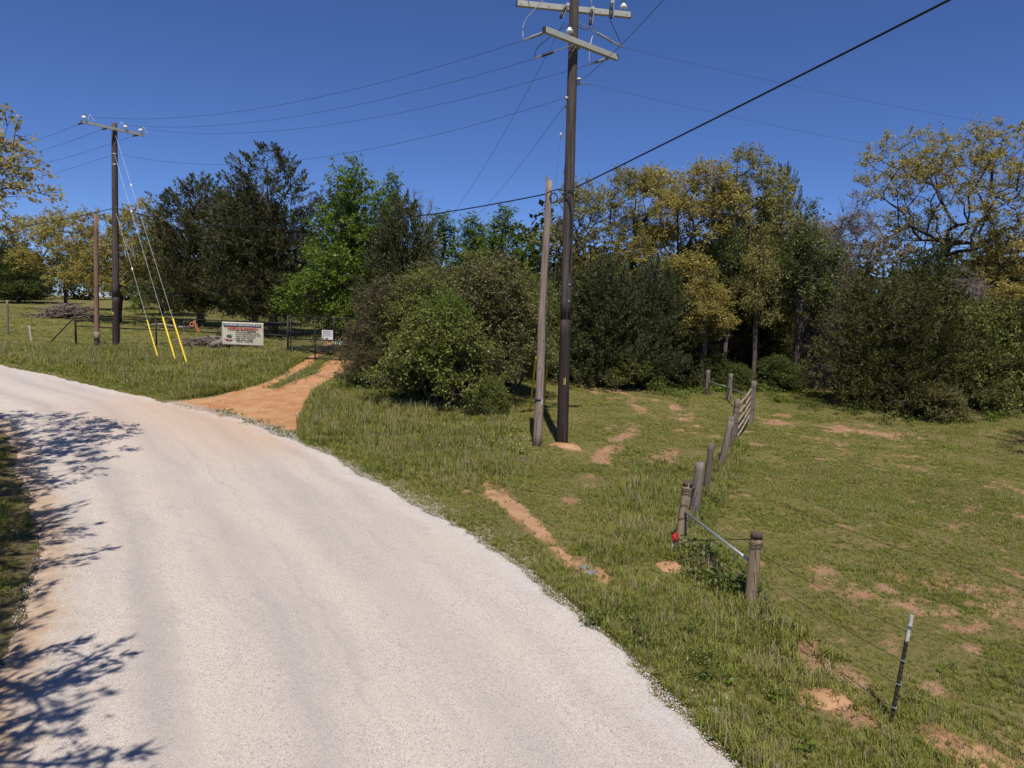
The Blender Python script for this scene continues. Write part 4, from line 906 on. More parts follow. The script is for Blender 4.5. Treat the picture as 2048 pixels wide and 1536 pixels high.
weed_line((3.3, 12.0), (3.55, 9.9), 26, 0.14, 0.7, 1.5); weed_line((3.5, 9.8), (3.75, 9.0), 10, 0.12, 0.5, 1.0); weed_line((3.2, 12.6), (4.7, 16.2), 14, 0.15, 0.5, 1.0)
weed_line((2.6, 8.2), (1.9, 10.0), 16, 0.35, 0.35, 0.8); weed_line((3.0, 6.6), (2.6, 8.2), 14, 0.3, 0.35, 0.75); weed_line((5, 6), (11, 14), 30, 2.2, 0.15, 0.4)
weed_line((-6.9, 9.5), (-10.5, 15.0), 14, 0.25, 0.25, 0.55); weed_line((7, 35.0), (14, 37.0), 40, 0.9, 0.9, 2.2); weed_line((-5, 27), (0, 25.4), 16, 0.5, 0.6, 1.2)
weed_line((14, 29), (22, 30), 26, 0.8, 0.8, 1.8); weed_line((12, 31), (15, 37), 30, 1.4, 0.7, 1.6); weed_line((-28, 41.2), (-22, 40.3), 14, 0.3, 0.8, 1.6)
wp = np.array(wp); nw = len(wp)
scatter('weeds', np.stack([wp[:, 0], wp[:, 1], ground_z(wp[:, 0], wp[:, 1])], 1), np.stack([np.zeros(nw), np.zeros(nw), rg.uniform(0, 6.28, nw)], 1), np.stack([wp[:, 2]] * 3, 1), rg.integers(0, 3, nw), WEEDS, ('broad-leaved weeds along fence and verges', 'weeds'))
fl = MB()
for _ in range(70):
    x_, y_ = rg.uniform(-3.2, 0.6), rg.uniform(19.6, 22.4); s_ = rg.uniform(0.012, 0.022); z_ = gz(x_, y_) + rg.uniform(0.14, 0.24)
    fl.lathe((x_, y_, z_), (rg.normal(0, .3), rg.normal(0, .3), 1), [(0, 0.002), (s_ * 0.3, s_), (s_ * 0.7, s_ * 0.8), (s_, 0.003)], 6)
tag(fl.build('wildflowers', M_FLOWER), 'tiny white wildflowers in the verge grass near the stub pole', 'wildflowers', kind='stuff')

# ---------------------------------------------------------------- utility poles
def on(base): 
    b_ = np.array(base, float)
    return lambda *p: np.array(p, float) - b_
def insulator(parent, p, s=1.0):
    """porcelain bell on a pin with a dark wire saddle on top"""
    m = MB(); m.lathe(p, (0, 0, 1), [(0.10 * s, 0.05 * s), (0.12 * s, 0.12 * s), (0.16 * s, 0.115 * s), (0.20 * s, 0.07 * s), (0.25 * s, 0.055 * s)], 14)
    o = m.build('insulator', M_PORC, parent, True)
    MB().lathe(p, (0, 0, 1), [(-0.02, 0.018), (0.10 * s, 0.018)], 8).build('pin', M_STEEL, o)
    MB().lathe(np.array(p) + np.array([0, 0, 0.25 * s]), (0, 0, 1), [(0, 0.05 * s), (0.03 * s, 0.06 * s), (0.07 * s, 0.045 * s)], 10).build('cap', M_DARKPOLY, o)
    return o
def strain(parent, a_, b_, mat, rod=0.0):
    """dead-end insulator: link rod, ribbed body, clamp"""
    a_ = np.array(a_); b_ = np.array(b_); d = b_ - a_; L_ = np.linalg.norm(d); d = d / L_
    m = MB(); prof = []; s0, s1 = 0.12 * L_ + rod * L_, 0.72 * L_ + rod * 0.2 * L_
    nr = 8
    for q in range(nr):
        t = s0 + (s1 - s0) * q / nr; w = (s1 - s0) / nr; prof += [(t, 0.022), (t + w * 0.25, 0.045), (t + w * 0.55, 0.045), (t + w * 0.8, 0.022)]
    m.lathe(a_, d, prof, 10); o = m.build('strain_insulator', mat, parent, True)
    MB().lathe(a_, d, [(-0.02, 0.016), (s0 + 0.01, 0.016)], 7).build('link_rod', M_STEEL, o)
    MB().lathe(a_, d, [(s1 - 0.02, 0.018), (s1 + 0.06, 0.03), (L_ - 0.05, 0.03), (L_, 0.014)], 7).build('clamp', M_STEEL, o)
    return o
def cutout(parent, p, tilt, L_=0.42):
    a_ = np.array(p); d = np.array(tilt, float); d = d / np.linalg.norm(d)
    o = MB().lathe(a_, d, [(0, 0.03), (0.04, 0.045), (L_ * 0.45, 0.045), (L_ * 0.5, 0.03), (L_ * 0.55, 0.045), (L_, 0.045), (L_ + 0.03, 0.02)], 9).build('fuse_cutout', M_DARKPOLY, parent, True)
    sd = np.array([0.07, -0.05, 0])
    MB().lathe(a_ + sd, d, [(0.0, 0.016), (L_, 0.016)], 7).build('fuse_tube', M_GREYPOLY, o)
    MB().box(a_ - d * 0.05 + sd * 0.5, (0.1, 0.07, 0.08)).build('bracket', M_STEEL, o)
def pole_shaft(parent, top, r0, r1, zcut, name_hi='upper_shaft', name_lo='lower_shaft'):
    """two-toned wooden pole: dark treated butt, greyer shaft above"""
    top = np.array(top); f = lambda t: (top * t)
    tc = zcut / top[2]; n = 10
    MB().tube([f(t) for t in np.linspace(-0.02, tc, n)], [r0 + (r1 - r0) * t - 0.004 for t in np.linspace(0, tc, n)], 18).build(name_lo, M_POLE_DARK, parent, True)
    MB().tube([f(t) for t in np.linspace(tc, 1, n * 2)], [r0 + (r1 - r0) * t + 0.002 for t in np.linspace(tc, 1, n * 2)], 18).build(name_hi, M_POLE_GREY, parent, True)
MPB = np.array([1.62, 21.83, gz(1.62, 21.83)])
mp = thing('utility_pole', 'tall dark wooden utility pole with two crossarms right of the leaning stub pole', 'utility pole', tuple(MPB))
pole_shaft(mp, np.array([1.46, 21.83, 14.2]) - MPB, 0.185, 0.128, 3.85)
w = on(MPB)
ua_c, ua_d = np.array([1.50, 22.04, 13.17]), unit(np.array([3.38, 0.58, 0])); la_c, la_d = np.array([1.72, 21.66, 12.06]), unit(np.array([2.27, 1.99, 0]))
def crossarm(name, c, d, lo, hi, wd, ht, parent):
    m = MB(); m.bar(c + d * lo - MPB, c + d * hi - MPB, wd, ht); o = m.build(name, M_ARM, parent)
    md = o.modifiers.new('bevel', 'BEVEL'); md.width = 0.008
    for e_, s_ in ((lo, -1), (hi, 1)): MB().bar(c + d * e_ - MPB, c + d * (e_ + s_ * 0.025) - MPB, wd * 0.96, ht * 0.96).build('end_cap', M_ARM_END, o)
    for t in (lo + 0.12, lo * 0.45, hi * 0.45, hi - 0.12):
        MB().lathe(c + d * t + np.array([0, -wd / 2 - 0.02, 0]) - MPB, (0, 1, 0), [(0, 0.02), (0.02, 0.02), (wd + 0.04, 0.012)], 7).build('bolt', M_STEEL, o)
    return o
crossarm('crossarm', ua_c, ua_d, -1.72, 1.72, 0.13, 0.16, mp); crossarm('crossarm', la_c, la_d, -1.50, 1.55, 0.13, 0.16, mp)
for c, d, yo in ((ua_c, ua_d, 0), (la_c, la_d, 0)):
    MB().box(c + (np.array([1.5, 21.83, c[2]]) - c) * 0.5 - MPB, (0.16, 0.12, 0.22)).build('arm_bracket', M_STEEL, mp)
insulator(mp, la_c - la_d * 0.52 + np.array([0, 0, 0.08]) - MPB, 0.95); insulator(mp, ua_c + ua_d * 1.5 + np.array([0, 0, 0.08]) - MPB, 0.95)
insulator(mp, ua_c - ua_d * 1.5 + np.array([0, 0, 0.08]) - MPB, 0.95)
cutout(mp, ua_c + ua_d * 0.50 + np.array([0, -0.12, -0.02]) - MPB, (-0.05, -0.1, -1)); cutout(mp, ua_c + ua_d * 1.10 + np.array([0, -0.12, 0.22]) - MPB, (0, -0.1, -1)); cutout(mp, ua_c - ua_d * 0.22 + np.array([-0.05, -0.15, 0.0]) - MPB, (-0.45, -0.1, -1), 0.36)
LPX = np.array([-21.6, 38.95, 13.2]); LAD = unit(np.array([0.561, 0.828, 0]))
def toward(a_, b_, L_): a_ = np.array(a_, float); b_ = np.array(b_, float); return a_ + (b_ - a_) / np.linalg.norm(b_ - a_) * L_
A0 = la_c - la_d * 1.45 + np.array([0, 0, -0.05]); C0 = la_c + la_d * 1.3 + np.array([0, 0, -0.05]); B0 = np.array([1.42, 21.62, 12.0]); H0 = np.array([1.62, 21.9, 12.75])
LL = LPX - LAD * 1.5 + np.array([0, 0, 0.3]); LM = LPX + LAD * 0.55 + np.array([0, 0, 0.3]); LR = LPX + LAD * 1.35 + np.array([0, 0, 0.3])
sag = np.array([0, 0, -0.12])
A1 = toward(A0, LL, 0.78) + sag; B1 = toward(B0, LM, 1.35) + sag * 1.6; C1 = toward(C0, LR, 0.78) + sag
HE = np.array([44.0, 41.0, 14.2]); H1 = toward(H0, HE, 1.55) + sag * 4
strain(mp, A0 - MPB, A1 - MPB, M_GREYPOLY); strain(mp, B0 - MPB, B1 - MPB, M_DARKPOLY, 0.35); strain(mp, C0 - MPB, C1 - MPB, M_GREYPOLY); strain(mp, H0 - MPB, H1 - MPB, M_GREYPOLY, 0.3)
D0 = np.array([1.30, 21.72, 10.55]); I0 = np.array([1.95, 21.8, 11.0]); F0 = np.array([1.28, 21.95, 10.35]); G0 = np.array([1.80, 21.7, 11.1])
for p in (D0, I0, F0, G0):
    c = np.array([1.51, 21.83, p[2]]); MB().lathe(c - MPB, p - c, [(0.08, 0.02), (0.16, 0.05), (0.22, 0.05), (0.24, 0.02), (float(np.linalg.norm(p - c)), 0.016)], 8).build('spool_bracket', M_STEEL, mp, True)
def jumper(parent, pts, r=0.012, mat=None, name='jumper_wire'):
    MB().tube(spline([np.array(p) - MPB for p in pts], 14), r, 5).build(name, mat or M_WIRE, parent, True)
jumper(mp, [A1, A1 + np.array([0.05, 0, 0.55]), A0 + np.array([0.05, 0.1, 1.1]), ua_c - ua_d * 1.5 + np.array([0, 0, 0.3])], 0.012, M_STRAND)
jumper(mp, [B1, B1 + np.array([0.12, 0, 0.35]), la_c - la_d * 0.9 + np.array([0, 0, 0.16]), la_c - la_d * 0.52 + np.array([0, 0, 0.45])])
jumper(mp, [la_c - la_d * 0.52 + np.array([0, 0, 0.45]), np.array([1.8, 21.6, 12.45]), ua_c + ua_d * 0.5 + np.array([0, -0.1, -0.4])])
jumper(mp, [C1, C1 + np.array([0.02, 0, 0.55]), C1 + np.array([0.1, 0.1, 1.1]), ua_c + ua_d * 0.5 + np.array([0, 0, 0.3])], 0.012, M_STRAND)
jumper(mp, [H1, H1 + np.array([-0.15, 0, 0.3]), ua_c + ua_d * 1.10 + np.array([0, -0.1, -0.25])])
jumper(mp, [np.array([1.5, 21.63, 10.2]), np.array([1.58, 21.63, 7.0]), np.array([1.6, 21.63, 3.9]), np.array([1.62, 21.62, 0.3])], 0.010, M_WIRE, 'ground_wire')
jumper(mp, [np.array([1.30, 21.7, 7.75]), np.array([1.5, 21.6, 7.7]), np.array([1.62, 21.6, 7.0]), np.array([1.63, 21.6, 5.6])], 0.018, M_CABLE, 'riser_cable')
for zc in (7.0, 6.2, 5.4, 4.6): MB().lathe((0.0 - 0.16 * zc / 14, 0, zc), (0, 0, 1), [(0, 0.183 - 0.0045 * zc), (0.03, 0.183 - 0.0045 * zc)], 18).build('band', M_POLE_GREY, mp, True)
MB().box((-0.01, -0.187, 1.95), (0.055, 0.012, 0.20)).build('pole_tag', M_TAG, mp)
MB().box((0.02, -0.172, 4.9), (0.05, 0.012, 0.05)).build('nail_plate', M_STEEL, mp); MB().box((0.02, -0.172, 4.4), (0.05, 0.012, 0.05)).build('nail_plate', M_STEEL, mp)

SB = np.array([0.82, 21.45, gz(0.82, 21.45)])
sp_ = thing('stub_pole', 'weathered grey wooden stub pole leaning beside the tall utility pole', 'pole', tuple(SB))
stop = np.array([0.90, 21.62, 8.25]) - SB
MB().tube([stop * t + np.array([0.02 * math.sin(9 * t), 0, 0]) for t in np.linspace(-0.02, 0.985, 16)], [0.142 - 0.047 * t for t in np.linspace(0, 1, 16)], 16).build('shaft', M_STUB, sp_, True)
MB().box(stop * 0.99 + np.array([-0.042, 0, 0.0]), (0.075, 0.14, 0.16)).build('split_top', M_STUB, sp_)
MB().lathe(stop * 0.175, stop, [(0, 0.142), (0.07, 0.142)], 16).build('band', M_DARKPOLY, sp_, True)
MB().box(stop * 0.178 + np.array([0.09, -0.115, -0.05]), (0.04, 0.02, 0.16)).build('tag', M_WHITE, sp_)
for t, a_ in ((0.95, -1.3), (0.66, -0.6), (0.56, -2.2), (0.40, -1.0), (0.30, -1.8), (0.13, -1.4)):
    rr = 0.142 - 0.047 * t; MB().lathe(stop * t + np.array([math.cos(a_), math.sin(a_), 0]) * (rr - 0.02), (math.cos(a_), math.sin(a_), 0), [(0, 0.018), (0.028, 0.018)], 8).build('bolt_hole', M_DARKPOLY, sp_)
def ring(c, r, tr, mat, name, parent=None):
    pts = [np.array(c) + np.array([r * math.cos(q), 0.02 * math.sin(2 * q), r * 1.1 * math.sin(q)]) for q in np.linspace(0, 6.2832, 21)]
    return MB().tube(pts, tr, 6, False).build(name, mat, parent, True)

LB = np.array([-21.95, 39.2, gz(-21.95, 39.2)])
lp = thing('utility_pole', 'smaller dark wooden utility pole with one crossarm on the left verge', 'utility pole', tuple(LB))
pole_shaft(lp, np.array([-21.72, 39.2, 13.55]) - LB, 0.195, 0.135, 3.0)
m = MB(); m.bar(LPX - LAD * 1.62 - LB, LPX + LAD * 1.62 - LB, 0.11, 0.13); lo_ = m.build('crossarm', M_ARM, lp)
for t in (-1.62, 1.62): MB().bar(LPX + LAD * t - LB, LPX + LAD * (t + math.copysign(0.02, t)) - LB, 0.10, 0.12).build('end_cap', M_ARM_END, lo_)
MB().box((LPX + np.array([-21.73, 39.2, 13.2])) / 2 - LB, (0.14, 0.2, 0.2)).build('arm_bracket', M_STEEL, lp)
for t in (-1.5, 0.6, 1.42): insulator(lp, LPX + LAD * t + np.array([0, 0, 0.065]) - LB, 1.05)
NEXT = np.array([-58.0, 62.0, 14.0])
for t in (-1.55, -0.35, 1.3): strain(lp, LPX + LAD * t + np.array([0, 0, -0.06]) - LB, toward(LPX + LAD * t + np.array([0, 0, -0.06]), NEXT, 0.75) - LB, M_DARKPOLY)
for t in (-1.3, 0.3, 1.5): MB().tube(spline([LPX + LAD * t + np.array([0, 0, 0.07]) - LB, LPX + LAD * (t + 0.02) + np.array([0.05, 0, 0.42]) - LB, LPX + LAD * (t + 0.1) + np.array([0.28, 0, 0.05]) - LB], 9), 0.012, 5).build('jumper_wire', M_STRAND, lp, True)
for zc in (11.9, 11.35, 9.05): MB().lathe((0.23 * zc / 13.5, 0, zc - LB[2]), (0, 0, 1), [(0, 0.158), (0.05, 0.158)], 14).build('clamp_band', M_STEEL, lp, True)
MB().box((-0.01, -0.19, 2.1), (0.05, 0.012, 0.16)).build('pole_tag', M_TAG, lp)
LS = np.array([-22.9, 39.0, gz(-22.9, 39.0)])
ls_ = thing('stub_pole', 'short reddish-brown stub pole just left of the left utility pole', 'pole', tuple(LS))
MB().tube([np.array([0.0 + 0.16 * t, 0, 7.45 * t - 0.1]) for t in np.linspace(0, 1, 9)], [0.135 - 0.035 * t for t in np.linspace(0, 1, 9)], 14).build('shaft', M_STUB_RED, ls_, True)
MB().lathe((0.015, 0, 0.55), (0.02, 0, 1), [(0, 0.137), (0.5, 0.135)], 14).build('pale_scar', M_STUB, ls_, True)

# ---------------------------------------------------------------- wires, cables and guys
def wire(name, label, a_, b_, sg, r, mat, cat='wire', n=36, group=None):
    a_ = np.array(a_, float); b_ = np.array(b_, float); t = np.linspace(0, 1, n)[:, None]
    P = a_ * (1 - t) + b_ * t; P[:, 2] -= sg * 4 * (t * (1 - t))[:, 0]
    o = MB().tube(P - a_, r, 5, False).build(name, mat, None, True, tuple(a_))
    return tag(o, label, cat, group)
GW = 'overhead lines between the two utility poles'
wire('power_line', 'uppermost power line from the tall pole\'s lower crossarm to the left pole', A1, LL, 0.85, 0.0065, M_WIRE, group=GW)
wire('power_line', 'second power line down, strung between the two utility poles', B1, LM, 0.75, 0.0065, M_WIRE, group=GW)
wire('power_line', 'third power line, from the right end of the lower crossarm to the left pole', C1, LR, 0.95, 0.0065, M_WIRE, group=GW)
wire('power_line', 'lowest bare neutral line between the two utility poles', D0, (-21.55, 39.1, 11.95), 1.15, 0.0065, M_WIRE, group=GW)
wire('power_line', 'line running from the upper crossarm away over the thicket', np.array([1.2, 21.9, 12.75]), (-8.5, 67, 10.6), 1.2, 0.007, M_WIRE)
wire('power_line', 'lower of two lines running away over the thicket from the tall pole', F0, (-7.4, 66, 9.9), 0.9, 0.007, M_WIRE)
wire('power_line', 'line from the tall pole\'s neutral bracket climbing out at the top of the photo', G0, (5.0, -12, 11.2), 1.5, 0.007, M_WIRE)
wire('power_line', 'upper faint line running right from the tall pole to the photo\'s edge', H1, HE, 0.7, 0.005, M_WIRE)
wire('power_line', 'lower faint line running right from the tall pole behind the oak', I0, (44, 41.5, 13.0), 1.0, 0.0045, M_WIRE)
for t, z_, lb in ((-1.55, 13.1, 'topmost line leaving the left pole towards the left edge'), (-0.35, 13.1, 'second line leaving the left pole towards the left edge'), (1.3, 13.1, 'third line leaving the left pole towards the left edge')):
    p = LPX + LAD * t; p[2] = z_; q = toward(p, NEXT, 0.75); wire('power_line', lb, q, NEXT + LAD * t, 1.2, 0.008, M_WIRE)
wire('power_line', 'lowest thin line leaving the left pole towards the left edge', (-21.95, 39.3, 11.9), (-58.0, 62.0, 12.6), 1.2, 0.008, M_WIRE)
wire('telephone_cable', 'thick black cable from the stub pole sagging left to the left utility pole', (0.80, 21.5, 7.72), (-21.8, 39.0, 9.1), 1.0, 0.020, M_CABLE, 'cable')
wire('telephone_cable', 'thick black cable rising from the tall pole to the upper right corner', (1.68, 21.66, 7.95), (12.0, -2.4, 10.6), 0.10, 0.021, M_CABLE, 'cable')
wire('telephone_cable', 'thick black cable leaving the left pole for the left edge of the photo', (-21.9, 39.3, 9.1), (-58, 62, 9.6), 1.0, 0.022, M_CABLE, 'cable')
o = MB().tube(spline([(0, 0, 0), (0.25, 0.02, 0.1), (0.45, 0.1, 0.12), (0.85, 0.14, 0.12)], 12), 0.018, 6, False).build('cable_splice', M_CABLE, None, True, (0.85, 21.52, 7.76))
tag(o, 'short black cable jumping from the stub pole to the tall pole', 'cable')
o = ring((0, 0, 0), 0.085, 0.014, M_CABLE, 'cable_loop'); o.location = (1.06, 21.5, 7.62); o.scale = (1.3, 1.3, 1.5)
tag(o, 'coiled black cable loop hanging between stub pole and tall pole', 'cable')
def guy(label, top, foot, gl, gr, mat, group, link_t=0.3):
    foot = np.array(foot, float); foot[2] = gz(foot[0], foot[1]) - 0.05; top = np.array(top, float); d = unit(top - foot)
    t = thing('guy_wire', label, 'guy wire', tuple(foot), 0, group)
    MB().tube([d * 0.1, top - foot], 0.0065, 5, False).build('strand', M_STRAND, t, True)
    MB().tube([d * 0.02, d * 0.25, d * (gl - 0.1), d * gl], [gr * 0.8, gr, gr, gr * 0.9], 10).build('guard', mat, t, True)
    L_ = np.linalg.norm(top - foot); MB().lathe(d * L_ * (1 - link_t), d, [(0, 0.01), (0.05, 0.04), (0.16, 0.04), (0.22, 0.01)], 8).build('guy_insulator', M_PORC, t, True)
GY_ = 'guy wires with bright yellow guards on the left verge'
guy('leftmost of the three guy wires with yellow guards on the left verge', (-21.75, 39.1, 9.0), (-17.42, 34.9, 0), 2.6, 0.034, M_YELLOW, GY_, 0.42)
guy('middle guy wire of three with yellow guards on the left verge', (-21.7, 39.1, 11.9), (-16.23, 34.2, 0), 2.75, 0.042, M_YELLOW, GY_, 0.3)
guy('rightmost guy wire of three with yellow guards on the left verge', (-21.65, 39.1, 13.0), (-15.51, 33.8, 0), 2.75, 0.042, M_YELLOW, GY_, 0.25)
GB = 'guy wires behind the stub pole'
guy('guy wire with faded yellow guard showing left of the stub pole foot', (1.42, 21.9, 12.0), (0.72, 27.2, 0), 2.5, 0.035, M_YELLOW_OLD, GB, 0.2)
guy('guy wire with faded yellow guard showing right of the stub pole foot', (1.48, 21.9, 10.6), (1.22, 27.0, 0), 2.4, 0.035, M_YELLOW_OLD, GB, 0.2)

# ---------------------------------------------------------------- barbed-wire fence and gate on the right
def post(parent, name, x, y, h_, lean, r, mat, label=None, top=None, seed=0, n=12):
    rng = np.random.default_rng(seed + 700); z0 = gz(x, y)
    P = [np.array([x + lean[0] * t, y + lean[1] * t, z0 - 0.06 + (h_ + 0.06) * t]) for t in np.linspace(0, 1, 9)]
    V_, F_ = tube_arrays(np.array(P), np.array([r * (1.04 - 0.08 * t + rng.normal(0, 0.025)) for t in np.linspace(0, 1, 9)]), n)
    a_ = np.arange(n); V_ = V_.reshape(9, n, 3); c = np.array(P)[:, None, :]; V_ = c + (V_ - c) * (1 + 0.07 * np.sin(a_ * 2.1 + seed) + rng.normal(0, 0.03, n))[None, :, None]
    m = MB(); m.add(V_.reshape(-1, 3), [tuple(q) for q in F_] + [tuple(range(8 * n, 9 * n))])
    o = m.build(name, mat, parent, True)
    if label: o['label'] = label
    if top is not None:
        d = unit(P[-1] - P[-2]); MB().lathe(P[-1] - d * 0.07, d, [(0, r * 1.03), (0.075, r * 1.02), (0.083, r * 0.7)], 12).build('post_top', top, o, True)
    return o, P
def wraps(parent, P, r, ts, mat=M_RUSTWIRE):
    for t in ts:
        c = P[0] + (P[-1] - P[0]) * t
        pts = [c + np.array([math.cos(q) * (r + 0.012), math.sin(q) * (r + 0.012), 0.012 * math.sin(q * 2 + t * 9)]) for q in np.linspace(0, 6.2832, 15)]
        MB().tube(pts, 0.0055, 4, False).build('wire_wrap', mat, parent, True)
fe = thing('wire_fence', 'weathered barbed-wire fence of wooden posts leading from the road to the wooden gate', 'fence')
p1, P1 = post(fe, 'post', 3.54, 9.9, 1.17, (0.03, 0.0), 0.083, M_POST_TAN, 'tan round brace post nearest the road', M_POST_TOP, 1); wraps(p1, P1, 0.083, (0.86, 0.90))
p2, P2 = post(fe, 'post', 3.09, 12.37, 1.26, (0.10, 0.05), 0.088, M_POST_TAN, 'tan corner post wound with rusty wire', M_POST_TOP, 2); wraps(p2, P2, 0.09, (0.12, 0.3, 0.52, 0.70, 0.86, 0.90, 0.93))
p3, P3 = post(fe, 'post', 4.0, 14.9, 1.22, (0.06, 0.0), 0.095, M_POST, 'stout grey post behind the wire-wound corner post', None, 3)
p4, P4 = post(fe, 'post', 4.64, 16.4, 1.28, (0.07, 0.0), 0.068, M_POST, 'thin grey post', None, 4)
p5, P5 = post(fe, 'post', 5.78, 19.2, 1.34, (0.27, 0.1), 0.085, M_POST, 'grey post leaning right', None, 5)
p6, P6 = post(fe, 'post', 6.55, 21.2, 1.22, (0.10, 0.0), 0.095, M_POST, 'squat grey post before the gate', None, 6); wraps(p6, P6, 0.1, (0.6,))
tp = np.array([4.17, 7.19, gz(4.17, 7.19)]); tt = tp + np.array([0.125, 0.02, 1.19]); cut = tp + (tt - tp) * 0.76; d = unit(tt - tp)
m = MB(); m.bar(tp - d * 0.1, cut, 0.010, 0.036); m.bar(tp - d * 0.1 + np.array([0, 0.016, 0]), cut + np.array([0, 0.016, 0]), 0.034, 0.010); to = m.build('steel_t_post', M_TPOST, fe)
for t in np.linspace(0.08, 0.74, 14): MB().box(tp + (tt - tp) * t + np.array([0, -0.012, 0]), (0.018, 0.014, 0.02)).build('stud', M_TPOST, to)
m = MB(); m.bar(cut, tt, 0.012, 0.038); m.bar(cut + np.array([0, 0.016, 0]), tt + np.array([0, 0.016, 0]), 0.036, 0.012); m.build('white_tip', M_WHITE, to)
for t in (0.14, 0.36, 0.58, 0.90): MB().lathe(tp + (tt - tp) * t, d, [(0, 0.031), (0.008, 0.031)], 8).build('wire_clip', M_STEEL, to)
MB().tube([P2[0] + np.array([0.06, -0.06, 0.80]), P1[0] + np.array([-0.03, 0.06, 0.80])], 0.024, 10).build('brace_pipe', M_STEEL, fe, True)
MB().tube([P2[0] + np.array([0.05, 0.07, 1.12]), P3[0] + np.array([-0.04, -0.06, 0.75])], 0.022, 10).build('brace_pipe', M_STEEL, fe, True)
MB().tube([P6[0] + np.array([0.05, 0.1, 0.75]), np.array([7.25, 22.75, gz(7.3, 22.9) + 1.05])], 0.022, 8).build('brace_pipe', M_STEEL, fe, True)
def strand(a_, b_, sg=0.02, r=0.0042, barbs=True, mat=M_RUSTWIRE):
    a_ = np.array(a_); b_ = np.array(b_); L_ = np.linalg.norm(b_ - a_); t = np.linspace(0, 1, 14)[:, None]; P = a_ * (1 - t) + b_ * t; P[:, 2] -= sg * 4 * (t * (1 - t))[:, 0]
    m = MB(); m.tube(P, r, 4, False); o = m.build('wire_strand', mat, fe)
    return o
seq = [tp, P1[0], P2[0], P3[0], P4[0], P5[0], P6[0], np.array([7.3, 22.8, gz(7.3, 22.8)])]
for k in range(len(seq) - 1):
    for hh in ((0.30, 0.62, 0.95) if k else (0.16, 0.42, 0.68, 1.0)):
        if k == 0: strand(tp + (tt - tp) * hh * 0.84, P1[0] + np.array([0, -0.085, hh * 1.0]), 0.03)
        else: strand(seq[k] + np.array([0.06, 0, hh + 0.06]), seq[k + 1] + np.array([0.06, 0, hh + 0.06]), 0.03)
for hh in (0.42,): strand(tp + (tt - tp) * hh * 0.84, (5.6, 4.2, gz(5.6, 4.2) + hh), 0.02)
strand(P1[-1] + np.array([-0.05, 0.05, -0.1]), P2[0] + np.array([0.08, 0, 0.25]), 0.0, 0.005); strand(P1[-1] + np.array([-0.05, 0.03, -0.1]), P2[0] + np.array([0.08, 0, 0.28]), 0.01, 0.005)
# wooden gate
gtn, gtf = np.array([7.36, 22.95]), np.array([9.2, 27.1])
gt = thing('wooden_gate', 'bleached five-bar wooden gate standing between grey posts on the right', 'gate', (gtn[0], gtn[1], gz(*gtn)))
gb = np.array([gtn[0], gtn[1], gz(*gtn)])
def gp(t, z_): p = gtn * (1 - t) + gtf * t; return np.array([p[0], p[1], gz(*gtn) * (1 - t) + gz(*gtf) * t + z_]) - gb
for zn, zf in ((0.16, 0.42), (0.42, 0.64), (0.70, 0.88), (0.97, 1.12), (1.26, 1.38)):
    pts = [gp(t, zn * (1 - t) + zf * t - 0.05 * math.sin(math.pi * t)) for t in np.linspace(0.02, 0.99, 7)]
    MB().tube(pts, [0.042] * 7, 9).build('bar', M_GATEWOOD, gt, True)
for t in (0.06, 0.5, 0.95): MB().bar(gp(t, 0.2 + 0.2 * t), gp(t, 1.25 + 0.15 * t), 0.03, 0.07).build('stile', M_POST, gt)
gs = thing('gate_posts', 'pair of grey wooden posts carrying the bleached five-bar gate', 'posts')
q1, Q1 = post(gs, 'post', 7.26, 22.78, 1.52, (0.03, 0.0), 0.092, M_POST, None, None, 11); wraps(q1, Q1, 0.098, (0.25, 0.5, 0.72, 0.86))
q2, Q2 = post(gs, 'post', 9.32, 27.35, 1.62, (0.03, 0.0), 0.105, M_POST, None, None, 12); wraps(q2, Q2, 0.11, (0.35, 0.6, 0.85))
ff = thing('pipe_fence', 'two grey posts joined by thin pipes at the edge of the wood behind the gate', 'fence')
f1, F1 = post(ff, 'post', 10.04, 32.7, 1.25, (0.06, 0), 0.10, M_POST, None, None, 13); f2, F2 = post(ff, 'post', 9.62, 34.8, 1.22, (0.0, 0), 0.10, M_POST, None, None, 14)
MB().tube([F2[0] + np.array([0, 0, 0.72]), F1[0] + np.array([0, 0, 0.66])], 0.025, 8).build('pipe', M_STEEL, ff, True)
MB().tube([F1[0] + np.array([0, 0, 0.66]), np.array([9.35, 27.6, gz(9.35, 27.6) + 0.95])], 0.025, 8).build('pipe', M_STEEL, ff, True)
MB().tube([F1[0] + np.array([0.12, 0, 0.0]), F1[0] + np.array([0.12, 0, 0.70])], 0.025, 8).build('pipe', M_STEEL, ff, True)
# red-flagged survey stake
st = thing('survey_stake', 'white survey stake with red flagging beside the wire-wound corner post', 'stake', (2.86, 12.1, gz(2.86, 12.1)))
MB().tube([(0, 0, -0.05), (0.08, 0.05, 0.34)], 0.014, 6).build('stake', M_WHITE, st)
m = MB(); m.add([(0.04, 0.02, 0.26), (0.13, 0.0, 0.30), (0.14, 0.02, 0.42), (0.10, -0.03, 0.46), (0.03, 0.0, 0.40), (0.08, -0.05, 0.34)], [(0, 1, 5), (1, 2, 5), (2, 3, 5), (3, 4, 5), (4, 0, 5)]); fo = m.build('flagging', M_RED, st); fo.modifiers.new('solid', 'SOLIDIFY').thickness = 0.01

